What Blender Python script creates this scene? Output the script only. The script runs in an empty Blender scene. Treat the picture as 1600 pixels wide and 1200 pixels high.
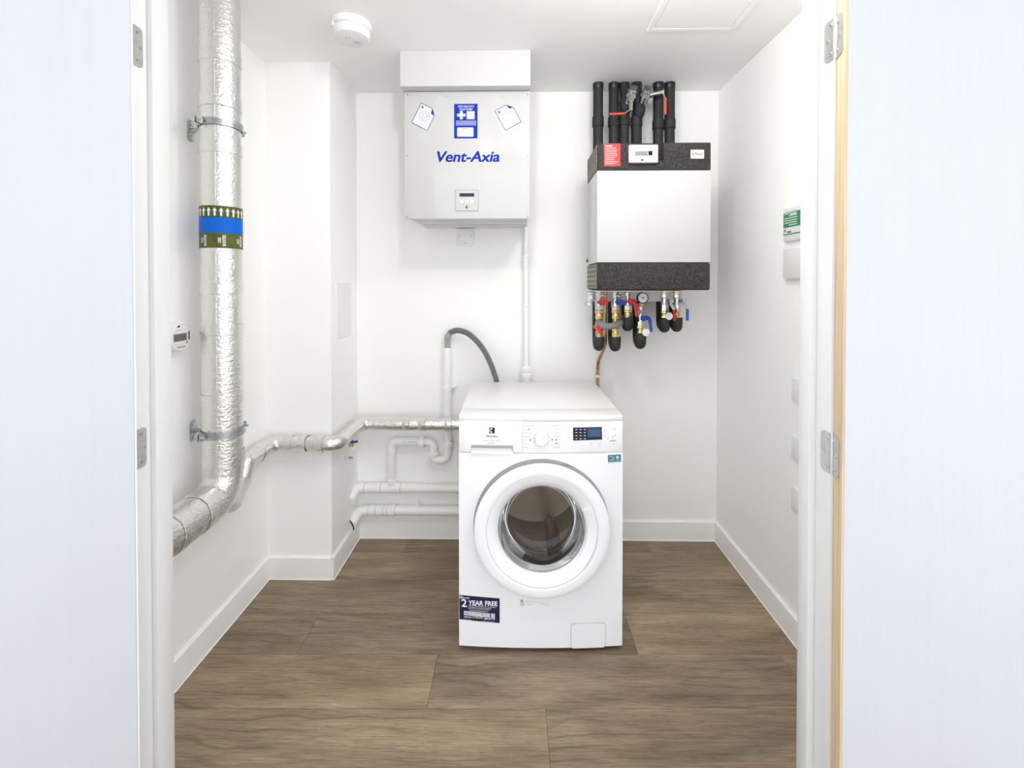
import bpy, bmesh, math, random
from math import sin, cos, tan, pi, radians, sqrt, atan2
from mathutils import Vector, Matrix
random.seed(7)
S = bpy.context.scene
COL = S.collection
V = Vector

# ------------------------------------------------------------------ camera, light, exposure
F, H = 720.0, 1.323                       # focal length in pixels of the 1600 px frame, eye height
PPX, PPY = 796.7, 451.8                   # principal point
YAW, PIT = radians(.9), radians(.7)
cam = bpy.data.cameras.new('camera')
cam.sensor_fit = 'HORIZONTAL'; cam.sensor_width = 36.0
cam.lens = F / 1600 * 36
cam.shift_x = (800 - PPX) / 1600
cam.shift_y = -(600 - PPY) / 1600
cam.clip_start = .02
camo = bpy.data.objects.new('camera', cam); COL.objects.link(camo)
camo.location = (0, 0, H)
camo.rotation_euler = (pi / 2 - PIT, 0, YAW)
S.camera = camo

world = bpy.data.worlds.new('world'); S.world = world; world.use_nodes = True
bg = world.node_tree.nodes['Background']
bg.inputs[0].default_value = (.93, .96, 1.0, 1); bg.inputs[1].default_value = 1.77
def lamp(name, kind, loc, power, rad, col, aim=None, cone=None):
    l = bpy.data.lights.new(name, kind); l.energy = power; l.color = col
    if kind == 'AREA': l.shape = 'DISK'; l.size = rad
    else: l.shadow_soft_size = rad
    if cone: l.spot_size = radians(cone); l.spot_blend = .55
    o = bpy.data.objects.new(name, l); COL.objects.link(o); o.location = loc
    if aim: o.rotation_euler = Vector(aim).to_track_quat('-Z', 'Y').to_euler()
    return o
lamp('hall_spotlight', 'SPOT', (-.09, .80, 2.27), 13.5, .042, (1, .975, .94), (.28, 1, -.52), 140)
lamp('room_fill_light', 'POINT', (.40, 1.16, 2.21), 9.2, .10, (1, .985, .965))  # unseen fill lamp, added to brighten the room's walls and ceiling
S.view_settings.view_transform = 'Standard'; S.view_settings.look = 'None'
S.view_settings.gamma = 1; S.view_settings.use_curve_mapping = False
S.view_settings.exposure = .34
S.cycles.max_bounces = 14; S.cycles.diffuse_bounces = 8; S.cycles.glossy_bounces = 5
S.cycles.transmission_bounces = 10; S.cycles.transparent_max_bounces = 10

# ------------------------------------------------------------------ where a sight line of the frame meets a plane
def ray(px, py):
    x = (px - PPX) / F; z = -(py - PPY) / F
    y2 = cos(PIT) + z * sin(PIT); z2 = z * cos(PIT) - sin(PIT)
    return V((x * cos(YAW) - y2 * sin(YAW), x * sin(YAW) + y2 * cos(YAW), z2))
def PY(px, py, Y): r = ray(px, py); r *= Y / r.y; return V((r.x, Y, H + r.z))
def PX(px, py, X): r = ray(px, py); r *= X / r.x; return V((X, r.y, H + r.z))
def PZ(px, py, Z): r = ray(px, py); r *= (Z - H) / r.z; return V((r.x, r.y, Z))

# ------------------------------------------------------------------ materials
def mat(name, col, rough=.5, metal=0, bump=None, var=None, **kw):
    """bump=(scale, strength[, stretch]); var=(scale, amount) colour mottling"""
    m = bpy.data.materials.new(name); m.use_nodes = True
    nt = m.node_tree; b = nt.nodes['Principled BSDF']
    b.inputs['Base Color'].default_value = (*col, 1); b.inputs['Roughness'].default_value = rough
    b.inputs['Metallic'].default_value = metal
    for k, v in kw.items(): b.inputs[k.replace('_', ' ')].default_value = v
    tc = nt.nodes.new('ShaderNodeTexCoord')
    def noise(scale, stretch=(1, 1, 1), detail=3):
        mp = nt.nodes.new('ShaderNodeMapping'); mp.inputs['Scale'].default_value = stretch
        nt.links.new(tc.outputs['Object'], mp.inputs[0])
        n = nt.nodes.new('ShaderNodeTexNoise'); n.inputs['Scale'].default_value = scale
        n.inputs['Detail'].default_value = detail
        nt.links.new(mp.outputs[0], n.inputs['Vector']); return n
    if var:
        n = noise(var[0], var[2] if len(var) > 2 else (1, 1, 1)); r = nt.nodes.new('ShaderNodeValToRGB')
        a = var[1]
        r.color_ramp.elements[0].color = (*[c * (1 - a) for c in col], 1)
        r.color_ramp.elements[1].color = (*[min(1, c * (1 + a)) for c in col], 1)
        r.color_ramp.elements[0].position = .3; r.color_ramp.elements[1].position = .7
        nt.links.new(n.outputs['Fac'], r.inputs[0]); nt.links.new(r.outputs[0], b.inputs['Base Color'])
    if bump:
        n = noise(bump[0], bump[2] if len(bump) > 2 else (1, 1, 1), 4); bp = nt.nodes.new('ShaderNodeBump')
        bp.inputs['Strength'].default_value = bump[1]; bp.inputs['Distance'].default_value = .01
        nt.links.new(n.outputs['Fac'], bp.inputs['Height']); nt.links.new(bp.outputs[0], b.inputs['Normal'])
    return m
M = {}
M['wall'] = mat('wall_paint', (.925, .925, .915), .65, bump=(220, .03))
M['ceil'] = mat('ceiling_paint', (.93, .93, .925), .7, bump=(220, .03))
M['skirt'] = mat('skirting_paint', (.92, .92, .91), .4, bump=(90, .02))
M['caulk'] = mat('white_caulk', (.88, .88, .86), .5, bump=(150, .04))
M['frame'] = mat('frame_gloss_paint', (.76, .77, .77), .3, bump=(120, .02))
M['door'] = mat('door_foil_white', (.575, .595, .635), .42, bump=(28, .06, (3, 3, .16)), var=(26, .010, (3, 3, .12)))
M['pine'] = mat('raw_pine', (.66, .505, .32), .6, var=(30, .14, (4, 4, .15)), bump=(40, .06, (4, 4, .2)))
M['steel'] = mat('brushed_steel', (.62, .61, .60), .28, 1, bump=(150, .03), var=(60, .06))
M['zinc'] = mat('zinc_plate', (.48, .51, .535), .33, 1, bump=(120, .05), var=(80, .1))
M['nickel'] = mat('nickel', (.58, .565, .535), .26, 1, bump=(200, .04), var=(70, .06))
M['gunmetal'] = mat('dark_nickel', (.22, .22, .22), .35, 1, bump=(200, .04), var=(70, .1))
M['brass'] = mat('brass', (.74, .54, .22), .28, 1, bump=(200, .04), var=(70, .1))
M['copper'] = mat('copper', (.55, .33, .20), .35, 1, bump=(100, .05), var=(40, .2))
M['enamel'] = mat('white_enamel', (.585, .585, .59), .25, bump=(90, .008))
M['gloss'] = mat('gloss_white_cover', (.56, .56, .565), .06, bump=(60, .004))
M['pad'] = mat('pad_plastic', (.52, .52, .515), .4, bump=(140, .012))
M['padrim'] = mat('pad_rim', (.36, .365, .37), .4, bump=(140, .012))
M['laminate'] = mat('white_worktop', (.80, .795, .785), .35, bump=(90, .008))
M['front'] = mat('white_appliance_front', (.88, .89, .92), .3, bump=(90, .008))
M['plastic'] = mat('white_plastic', (.82, .82, .82), .35, bump=(140, .012))
M['pvc'] = mat('white_pvc', (.90, .90, .89), .3, bump=(120, .012))
M['shade'] = mat('light_grey_plastic', (.62, .64, .67), .4, bump=(140, .015))
M['grey'] = mat('grey_plastic', (.36, .37, .39), .45, bump=(120, .03))
M['hose'] = mat('grey_hose', (.15, .155, .17), .5, bump=(120, .04))
M['greyfoam'] = mat('grey_foam', (.20, .20, .20), .7, bump=(150, .1), var=(60, .1))
M['foam'] = mat('black_foam', (.018, .018, .021), .62, bump=(160, .12), var=(40, .25))
M['tape'] = mat('black_tape', (.010, .010, .016), .35, bump=(90, .08))
M['rubber'] = mat('rubber_dark', (.02, .02, .022), .5, bump=(90, .04))
M['gasket'] = mat('door_gasket', (.16, .165, .175), .5, bump=(90, .04))
M['drum'] = mat('drum_steel', (.58, .53, .47), .45, 1, bump=(60, .06))
M['epp'] = mat('expanded_foam_black', (.032, .030, .028), .75, bump=(330, .3), var=(190, .95))
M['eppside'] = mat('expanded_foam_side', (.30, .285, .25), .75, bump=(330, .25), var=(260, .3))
M['red'] = mat('red_plastic', (.48, .012, .022), .35, bump=(90, .02))
M['brightred'] = mat('bright_red_plastic', (.75, .02, .025), .35, bump=(90, .02))
M['orange'] = mat('orange_red_dip', (.78, .075, .035), .38, bump=(90, .02))
M['blue'] = mat('blue_plastic', (.012, .045, .30), .35, bump=(90, .02))
M['gripblue'] = mat('blue_grip', (.02, .10, .42), .38, bump=(90, .02))
M['label_red'] = mat('red_label', (.75, .075, .08), .4, bump=(60, .01))
M['label_pink'] = mat('pale_red_print', (.90, .42, .42), .4, bump=(60, .01))
M['label_blue'] = mat('blue_label', (.004, .035, .40), .5, bump=(60, .01))
M['logo_blue'] = mat('logo_blue', (.004, .030, .34), .5, bump=(60, .01))
M['ink'] = mat('navy_ink', (.035, .035, .16), .4, bump=(60, .01))
M['navy'] = mat('navy_label', (.030, .020, .075), .35, bump=(60, .01))
M['black'] = mat('black_print', (.012, .012, .014), .4, bump=(60, .01))
M['print'] = mat('grey_print', (.30, .31, .34), .45, bump=(60, .01))
M['faint'] = mat('faint_grey_print', (.58, .59, .62), .45, bump=(60, .01))
M['paper'] = mat('white_label', (.68, .68, .70), .4, bump=(60, .01))
M['cream'] = mat('cream_label', (.80, .72, .58), .45, bump=(60, .01))
M['white_print'] = mat('white_print', (.85, .85, .86), .4, bump=(60, .01))
M['olive'] = mat('olive_label', (.10, .115, .030), .35, var=(40, .2), bump=(60, .02))
M['bandblue'] = mat('bright_blue_label', (.005, .13, .62), .35, bump=(60, .02))
M['green'] = mat('green_label', (.04, .26, .11), .4, bump=(60, .01))
M['teal'] = mat('teal_label', (.07, .22, .30), .4, bump=(60, .01))
M['lcd'] = mat('grey_lcd', (.27, .28, .26), .2, bump=(60, .005))
M['olcd'] = mat('brown_lcd', (.16, .14, .11), .2, bump=(60, .005))
M['screen'] = mat('dark_screen', (.012, .018, .040), .12, bump=(60, .005))
M['bluelcd'] = mat('blue_lcd', (.045, .10, .20), .15, bump=(60, .005))

# aluminium foil: crinkled metal
def foil():
    m = bpy.data.materials.new('aluminium_foil'); m.use_nodes = True; nt = m.node_tree; L = nt.links.new
    b = nt.nodes['Principled BSDF']; b.inputs['Metallic'].default_value = 1
    b.inputs['Base Color'].default_value = (.80, .795, .78, 1); b.inputs['Roughness'].default_value = .32
    tc = nt.nodes.new('ShaderNodeTexCoord')
    n1 = nt.nodes.new('ShaderNodeTexNoise'); n1.inputs['Scale'].default_value = 45; n1.inputs['Detail'].default_value = 5
    vo = nt.nodes.new('ShaderNodeTexVoronoi'); vo.inputs['Scale'].default_value = 130
    mp = nt.nodes.new('ShaderNodeMapping'); mp.inputs['Scale'].default_value = (1, 1, 2.2)
    L(tc.outputs['Object'], mp.inputs[0]); L(mp.outputs[0], n1.inputs['Vector']); L(tc.outputs['Object'], vo.inputs['Vector'])
    ad = nt.nodes.new('ShaderNodeMath'); ad.operation = 'MULTIPLY_ADD'; ad.inputs[1].default_value = .35
    L(vo.outputs['Distance'], ad.inputs[0]); L(n1.outputs['Fac'], ad.inputs[2])
    bp = nt.nodes.new('ShaderNodeBump'); bp.inputs['Strength'].default_value = .45; bp.inputs['Distance'].default_value = .006
    L(ad.outputs[0], bp.inputs['Height']); L(bp.outputs[0], b.inputs['Normal'])
    return m
for k_ in ('label_red', 'label_pink', 'label_blue', 'logo_blue', 'ink', 'navy', 'black', 'print', 'faint', 'paper', 'cream', 'olive', 'bandblue', 'green', 'teal'):
    M[k_].node_tree.nodes['Principled BSDF'].inputs['Specular IOR Level'].default_value = .12
M['foil'] = foil()
def glass():                                  # one thin pane: see-through with a mirror-like sheen
    m = bpy.data.materials.new('door_glass'); m.use_nodes = True; nt = m.node_tree; N = nt.nodes.new; L = nt.links.new
    nt.nodes.remove(nt.nodes['Principled BSDF'])
    t = N('ShaderNodeBsdfTransparent'); t.inputs[0].default_value = (.86, .85, .83, 1)
    g = N('ShaderNodeBsdfGlossy'); g.inputs['Roughness'].default_value = .03; g.inputs['Color'].default_value = (.72, .72, .72, 1)
    f = N('ShaderNodeFresnel'); f.inputs['IOR'].default_value = 1.5; x = N('ShaderNodeMixShader')
    L(f.outputs[0], x.inputs[0]); L(t.outputs[0], x.inputs[1]); L(g.outputs[0], x.inputs[2]); L(x.outputs[0], nt.nodes['Material Output'].inputs[0])
    return m
M['glass'] = glass()
def wood():
    m = bpy.data.materials.new('oak_vinyl'); m.use_nodes = True; nt = m.node_tree; L = nt.links.new; N = nt.nodes.new
    b = nt.nodes['Principled BSDF']; b.inputs['Roughness'].default_value = .42
    tc = N('ShaderNodeTexCoord'); oi = N('ShaderNodeObjectInfo')
    off = N('ShaderNodeVectorMath'); off.operation = 'MULTIPLY_ADD'
    L(oi.outputs['Random'], off.inputs[0]); off.inputs[1].default_value = (31, 17, 5); L(tc.outputs['Object'], off.inputs[2])
    def mapped(s):
        mp = N('ShaderNodeMapping'); mp.inputs['Scale'].default_value = s; L(off.outputs[0], mp.inputs[0]); return mp
    def noise(s, scale, det, dist=0):
        n = N('ShaderNodeTexNoise'); n.inputs['Scale'].default_value = scale; n.inputs['Detail'].default_value = det
        n.inputs['Distortion'].default_value = dist; L(mapped(s).outputs[0], n.inputs['Vector']); return n
    broad = noise((1, 4.5, 1), 2.2, 3, .6)
    fine = noise((1, 26, 1), 9, 5, .4)
    pores = noise((1, 30, 1), 30, 2)
    wv = N('ShaderNodeTexWave'); wv.bands_direction = 'Y'; wv.inputs['Scale'].default_value = 8
    wv.inputs['Distortion'].default_value = 11; wv.inputs['Detail'].default_value = 2.5; wv.inputs['Detail Scale'].default_value = .9
    wv.inputs['Detail Roughness'].default_value = .55
    L(mapped((.33, 1, 1)).outputs[0], wv.inputs['Vector'])
    def ramp(src, stops):
        r = N('ShaderNodeValToRGB'); e = r.color_ramp.elements
        e[0].position, e[0].color = stops[0][0], (*stops[0][1], 1); e[1].position, e[1].color = stops[-1][0], (*stops[-1][1], 1)
        for p, c in stops[1:-1]: k = e.new(p); k.color = (*c, 1)
        L(src, r.inputs[0]); return r
    base = ramp(broad.outputs['Fac'], [(.30, (.215, .155, .096)), (.5, (.30, .222, .141)), (.70, (.40, .305, .198))])
    g = lambda v: (v, v, v)
    fr = ramp(fine.outputs['Fac'], [(.30, g(.66)), (.64, g(1.12))])
    pr = ramp(pores.outputs['Fac'], [(.36, g(.55)), (.48, g(1.02))])
    wr = ramp(wv.outputs['Fac'], [(.0, g(.66)), (.13, g(.95)), (1, g(1.03))])
    mask = ramp(noise((1, 2, 1), 1.7, 1).outputs['Fac'], [(.50, g(.05)), (.62, g(.9))])
    def mul(a, c, fac=1.0, facs=None):
        x = N('ShaderNodeMix'); x.data_type = 'RGBA'; x.blend_type = 'MULTIPLY'; x.inputs[0].default_value = fac
        if facs: L(facs, x.inputs[0])
        L(a, x.inputs[6]); L(c, x.inputs[7]); return x.outputs[2]
    c = mul(base.outputs[0], fr.outputs[0]); c = mul(c, pr.outputs[0], .7); c = mul(c, wr.outputs[0], 1, mask.outputs[0])
    tint = ramp(oi.outputs['Random'], [(0, (.86, .86, .88)), (1, (1.08, 1.06, 1.02))]); c = mul(c, tint.outputs[0])
    L(c, b.inputs['Base Color'])
    bp = N('ShaderNodeBump'); bp.inputs['Strength'].default_value = .12; bp.inputs['Distance'].default_value = .002
    L(fine.outputs['Fac'], bp.inputs['Height']); L(bp.outputs[0], b.inputs['Normal'])
    return m
M['wood'] = wood()
M['joint'] = mat('floor_underlay', (.05, .04, .03), .8, bump=(80, .02))

# ------------------------------------------------------------------ mesh building
def frame_of(n):
    n = V(n).normalized(); a = V((0, 0, 1)) if abs(n.z) < .9 else V((1, 0, 0))
    u = a.cross(n).normalized(); return u, n.cross(u), n
class MB:
    def __init__(s): s.v = []; s.f = []
    def add(s, vs, fs):
        k = len(s.v); s.v += [V(p) for p in vs]; s.f += [tuple(i + k for i in f) for f in fs]; return s
    def bm(s, b):
        b.verts.index_update(); s.add([v.co.copy() for v in b.verts], [[v.index for v in f.verts] for f in b.faces]); b.free(); return s
    def box(s, x0, x1, y0, y1, z0, z1, bev=0, seg=2):
        return s.obox(V(((x0 + x1) / 2, (y0 + y1) / 2, (z0 + z1) / 2)), V((1, 0, 0)), V((0, 1, 0)), V((0, 0, 1)),
                      abs(x1 - x0) / 2, abs(y1 - y0) / 2, abs(z1 - z0) / 2, bev, seg)
    def obox(s, c, u, v, w, a, b_, d, bev=0, seg=2):
        b = bmesh.new(); bmesh.ops.create_cube(b, size=2)
        for q in b.verts: q.co = V((q.co.x * a, q.co.y * b_, q.co.z * d))
        if bev: bmesh.ops.bevel(b, geom=b.edges[:], offset=bev, segments=seg, profile=.5, affect='EDGES')
        for q in b.verts: q.co = V(c) + u * q.co.x + v * q.co.y + w * q.co.z
        return s.bm(b)
    def lathe(s, prof, p, axis, n=32, a0=0., a1=2 * pi, cap0=False, cap1=False):
        u, v, w = frame_of(axis); p = V(p); full = abs(a1 - a0 - 2 * pi) < 1e-6
        m = n if full else n + 1; vs = []; fs = []
        for (r, h) in prof:
            for i in range(m):
                a = a0 + (a1 - a0) * i / n; vs.append(p + w * h + (u * cos(a) + v * sin(a)) * r)
        for j in range(len(prof) - 1):
            for i in range(n):
                i2 = (i + 1) % m; fs.append((j * m + i, j * m + i2, (j + 1) * m + i2, (j + 1) * m + i))
        if cap0: fs.append(tuple(reversed(range(m))))
        if cap1: fs.append(tuple((len(prof) - 1) * m + i for i in range(m)))
        return s.add(vs, fs)
    def cyl(s, p0, p1, r, r1=None, n=20, bev=0):
        p0, p1 = V(p0), V(p1); l = (p1 - p0).length; r1 = r if r1 is None else r1
        pr = [(r, 0), (r1, l)] if not bev else [(r - bev, 0), (r, bev), (r1, l - bev), (r1 - bev, l)]
        return s.lathe(pr, p0, p1 - p0, n, cap0=True, cap1=True)
    def tube(s, path, r, n=16, cap=True):
        path = [V(p) for p in path]; k = len(path); vs = []; fs = []; u = None
        for i, p in enumerate(path):
            t = (path[min(i + 1, k - 1)] - path[max(i - 1, 0)]).normalized()
            if u is None: u = frame_of(t)[0]
            u = (u - t * u.dot(t)).normalized(); w = t.cross(u); rr = r(i / (k - 1)) if callable(r) else r
            for j in range(n): a = 2 * pi * j / n; vs.append(p + (u * cos(a) + w * sin(a)) * rr)
        for i in range(k - 1):
            for j in range(n): j2 = (j + 1) % n; fs.append((i * n + j, i * n + j2, (i + 1) * n + j2, (i + 1) * n + j))
        if cap: fs += [tuple(reversed(range(n))), tuple((k - 1) * n + j for j in range(n))]
        return s.add(vs, fs)
    def ball(s, c, r, n=16, sc=(1, 1, 1)):
        b = bmesh.new(); bmesh.ops.create_uvsphere(b, u_segments=n, v_segments=n // 2, radius=r)
        for q in b.verts: q.co = V(c) + V((q.co.x * sc[0], q.co.y * sc[1], q.co.z * sc[2]))
        return s.bm(b)
    def prism(s, poly, t, warp=None):
        """closed planar polygon of 3-D points, thickened along t"""
        t = V(t); k = len(poly); a = [V(p) for p in poly]; b = [p + t for p in a]
        return s.add(a + b, [tuple(reversed(range(k))), tuple(range(k, 2 * k))] + [(i, (i + 1) % k, (i + 1) % k + k, i + k) for i in range(k)])
    def warp(s, fn): s.v = [V(fn(p)) for p in s.v]; return s
    def build(s, name, m, parent=None, smooth=35, kind=None, label=None, origin=None):
        o_ = V((0, 0, 0)) if parent is None and origin is None else (V(origin) if origin is not None else OFF[parent.name])
        me = bpy.data.meshes.new(name); me.from_pydata([p - o_ for p in s.v], [], s.f)
        b = bmesh.new(); b.from_mesh(me); bmesh.ops.recalc_face_normals(b, faces=b.faces[:]); b.to_mesh(me); b.free()
        me.materials.append(M[m])
        if smooth: me.shade_smooth(); me.set_sharp_from_angle(angle=radians(smooth))
        o = bpy.data.objects.new(name, me); COL.objects.link(o); OFF[o.name] = o_
        if parent is not None: o.parent = parent
        if parent is None and origin is not None: o.location = o_
        if kind: o['kind'] = kind
        if label: o['label'] = label
        return o
OFF = {}
def thing(name, label, cat, loc, rotz=0, group=None, local=False):
    o = bpy.data.objects.new(name, None); COL.objects.link(o); o.empty_display_size = .05
    o.location = loc; o.rotation_euler = (0, 0, rotz); o['label'] = label; o['category'] = cat
    if group: o['group'] = group
    OFF[o.name] = V((0, 0, 0)) if local else V(loc)
    return o
def tag(o, label, cat, group=None):
    o['label'] = label; o['category'] = cat
    if group: o['group'] = group
    return o
def fillet(pts, r, n=7):
    pts = [V(p) for p in pts]; out = [pts[0]]
    for i in range(1, len(pts) - 1):
        a, p, b = pts[i - 1], pts[i], pts[i + 1]; d0 = (a - p).normalized(); d1 = (b - p).normalized()
        rr = r[i - 1] if isinstance(r, (list, tuple)) else r
        ang = d0.angle(d1, pi)
        if ang > pi - .02: out.append(p); continue
        t = min(rr / tan(ang / 2), (a - p).length * .49, (b - p).length * .49); rr = t * tan(ang / 2)
        bis = (d0 + d1).normalized(); c = p + bis * (rr / sin(ang / 2))
        s0 = p + d0 * t - c; s1 = p + d1 * t - c; tot = s0.angle(s1)
        ax = s0.cross(s1).normalized()
        for k in range(n + 1): out.append(c + Matrix.Rotation(tot * k / n, 3, ax) @ s0)
    out.append(pts[-1]); return out
def dense(path, step):
    out = []
    for a, b in zip(path, path[1:]):
        k = max(1, int((b - a).length / step)); out += [a.lerp(b, i / k) for i in range(k)]
    return out + [path[-1]]
def smoothpath(pts, n=8):
    pts = [V(p) for p in pts]; P = [pts[0] * 2 - pts[1]] + pts + [pts[-1] * 2 - pts[-2]]; out = []
    for i in range(1, len(P) - 2):
        a, b, c, d = P[i - 1:i + 3]
        for k in range(n):
            t = k / n; out.append(.5 * ((2 * b) + (c - a) * t + (2 * a - 5 * b + 4 * c - d) * t * t + (3 * b - a - 3 * c + d) * t ** 3))
    return out + [pts[-1]]
def text(s, size, pos, u, v, m, parent, name='lettering', width=None, align='CENTER', shear=0, bold=0, warp=None, ext=.0002, res=2):
    c = bpy.data.curves.new('lettering', 'FONT'); c.body = s; c.size = 1; c.align_x = align; c.align_y = 'CENTER'
    c.shear = shear; c.offset = bold; c.resolution_u = res; c.extrude = .0
    o = bpy.data.objects.new('lettering_curve', c); COL.objects.link(o)
    dg = bpy.context.evaluated_depsgraph_get(); me = bpy.data.meshes.new_from_object(o.evaluated_get(dg))
    bpy.data.objects.remove(o); bpy.data.curves.remove(c)
    xs = [q.co.x for q in me.vertices]; k = size
    kx = width / (max(xs) - min(xs)) if width else size
    u, v = V(u).normalized(), V(v).normalized(); n = u.cross(v); mb = MB()
    mb.add([V(pos) + u * q.co.x * kx + v * q.co.y * k + n * ext for q in me.vertices], [tuple(p.vertices) for p in me.polygons])
    bpy.data.meshes.remove(me)
    if warp: mb.warp(warp)
    return mb.build(name, m, parent, smooth=0)

# ------------------------------------------------------------------ the room
ZC = 2.305; XL, XR, YB = -1.12, 1.027, 2.378; XN, YN = -.83, 2.04; D = 1.03
def struct(name, mb, m, parent=None, **k): return mb.build(name, m, parent, kind='structure', **k)
fl = struct('floor', MB().box(-2.1, 2.1, -1.3, 2.5, -.06, -.006), 'joint')
ca, sa = cos(YAW), sin(YAW)
PITCH = .2085
first = {0: .111 - 1.22, 1: -.258 - 1.22, 2: -.762 - 1.22, 3: .10 - 1.22, 4: -.05 - 1.22, 5: .697 - 2.44, -1: -.52 - 1.22, -2: .33 - 1.22, -3: -.12 - 1.22}
for row in range(-11, 6):
    y0 = 1.2103 + PITCH * row
    xs = first.get(row, -1.4 + (row * .43) % 1.2)
    while xs - 1.22 > -2: xs -= 1.22
    while xs < 2.0:
        a, b = max(xs, -2.0), min(xs + 1.22, 2.0); xs += 1.22
        if y0 > D + .1: a, b = max(a, XL - .03), min(b, XR + .03)
        if b - a < .02: continue
        g = .0004; mb = MB()
        mb.box(a + g, b - g, y0 + g, y0 + PITCH - g, -.006, 0, .0005, 1)
        mb.warp(lambda p: (p.x * ca - p.y * sa, p.x * sa + p.y * ca, p.z))
        mb.build('plank', 'wood', fl, smooth=0)
ceil = struct('ceiling', MB().box(-2.1, 2.1, -1.3, 2.5, ZC, ZC + .08), 'ceil')
struct('wall_back', MB().box(XN - .02, XR + .02, YB, YB + .1, 0, ZC), 'wall')
struct('wall_left', MB().box(XL - .1, XL, D - .05, YB + .1, 0, ZC), 'wall')
struct('wall_right', MB().box(XR, XR + .1, D - .05, YB + .1, 0, ZC), 'wall')
struct('wall_boxing', MB().box(XL, XN, YN, YB + .1, 0, ZC), 'wall')
XJL, XJR = -.797, .642                           # door lining inner faces
struct('wall_front_left', MB().box(-2.1, XJL - .028, .955, D, 0, ZC), 'wall')
struct('wall_front_right', MB().box(XJR + .028, 2.1, .955, D, 0, ZC), 'wall')
def skirting(name, a, b, n):
    """a, b: wall line ends; n: direction into the room"""
    a, b, n = V(a), V(b), V(n); d = (b - a); z = V((0, 0, 1)); t = .0125; h = .099
    prof = [(0, 0), (t, 0), (t, h - .003), (t - .003, h), (0, h)]
    mb = MB(); k = len(prof)
    mb.add([a + n * p + z * q for p, q in prof] + [b + n * p + z * q for p, q in prof],
           [tuple(range(k)), tuple(reversed(range(k, 2 * k)))] + [(i, (i + 1) % k, (i + 1) % k + k, i + k) for i in range(k)])
    o = struct(name, mb, 'skirt', smooth=0)
    cb = MB(); cb.tube([a + n * .002 + z * h, b + n * .002 + z * h], .0042, 8)
    cb.tube([a + n * (t + .0005) + z * .0005, b + n * (t + .0005) + z * .0005], .0028, 8)
    cb.build('caulk_bead', 'caulk', o)
skirting('baseboard_left', (XL, D, 0), (XL, YN, 0), (1, 0, 0))
skirting('baseboard_boxing', (XL, YN, 0), (XN, YN, 0), (0, -1, 0))
skirting('baseboard_boxing_side', (XN, YN - .0125, 0), (XN, YB, 0), (1, 0, 0))
skirting('baseboard_back', (XN, YB, 0), (XR, YB, 0), (0, -1, 0))
skirting('baseboard_right', (XR, D, 0), (XR, YB, 0), (-1, 0, 0))

# door lining with planted stops
for nm, x, sg, ys, st in (('trim_1', XJL, -1, .985, .0125), ('trim_2', XJR, 1, .996, .0155)):
    o = struct(nm, MB().box(x, x + sg * .028, .950, D + .004, 0, ZC, .0015, 2), 'frame')
    MB().box(x, x - sg * st, ys, D + .002, 0, ZC, .0015, 2).build('door_stop', 'frame', o)
# doors swung back into the hall
def door(nm, piv, th, sg, edge_mat, w):
    """sg=+1: hung on the right. u along the leaf, n towards its inner face"""
    a = th * sg; R = Matrix.Rotation(a, 3, 'Z'); u = R @ V((-sg, 0, 0)); n = R @ V((0, 1, 0)); z = V((0, 0, 1)); p = V(piv)
    c = p + u * (.002 + w / 2) + n * .022 + z * 1.145
    o = struct(nm, MB().obox(c, u, n, z, w / 2 - .001, .022, 1.135, .0008, 1), 'door', smooth=0)
    MB().obox(p + u * .0012 + n * .022 + z * 1.145, u, n, z, .0016, .0215, 1.134).build('edge_lipping', edge_mat, o, smooth=0)
    for hz in (.235, .975, 1.82):
        hp = p + z * hz - n * .004 + V((0, 0, 0))
        h = MB()
        h.cyl(hp - z * .042, hp + z * .042, .0062, n=16, bev=.001)
        hi = h.build('hinge', 'steel', o)
        k = MB()                                                # jamb leaf, on the lining
        xj = XJR if sg > 0 else XJL
        def plate(c0, e1, nn, ln, r=.012):                       # rounded leaf plate, e1 away from the knuckle
            pts = [c0 - z * .042, c0 + z * .042]
            for q in range(7):
                t = pi / 2 * q / 6; pts.append(c0 + e1 * (ln - r + r * sin(t)) + z * (.042 - r + r * cos(t)))
            for q in range(7):
                t = pi / 2 * q / 6; pts.append(c0 + e1 * (ln - r + r * cos(t)) - z * (.042 - r + r * sin(t)))
            return pts
        e1 = V((0, 1, 0)); nn = V((-sg, 0, 0)); c0 = V((xj, .9505, hz))
        k.prism(plate(c0, e1, nn, .028 if sg > 0 else .0225, .012 if sg > 0 else .009), nn * .0018)
        e2 = n; c2 = p + z * hz - u * .0004; nn2 = -u
        k.prism(plate(c2, e2, nn2, .030), nn2 * .0018)
        k.build('hinge_leaf', 'steel', hi, smooth=0)
        sc = MB()
        for dz, de in ((.029, .008), (0, .0165), (-.029, .008)):
            for cc, e, nx in ((c0, e1, nn), (c2, e2, nn2)):
                q = cc + e * de + z * dz + nx * .0016
                sc.lathe([(.0042, 0), (.0040, .0009), (.0018, .0009), (.0014, .0002), (0, .0002)], q, nx, 14)
        sc.build('screw', 'nickel', hi)
        rg = MB()
        for dz in (-.018, .018): rg.lathe([(.0064, -.0004), (.0058, 0), (.0064, .0004)], hp + z * dz, z, 16)
        rg.build('knuckle_joint', 'rubber', hi)
    return o
door('door_1', (XJL - .005, .944, 0), radians(131), -1, 'frame', .735)
door('door_2', (XJR + .006, .950, 0), radians(165), 1, 'pine', .735)

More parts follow.
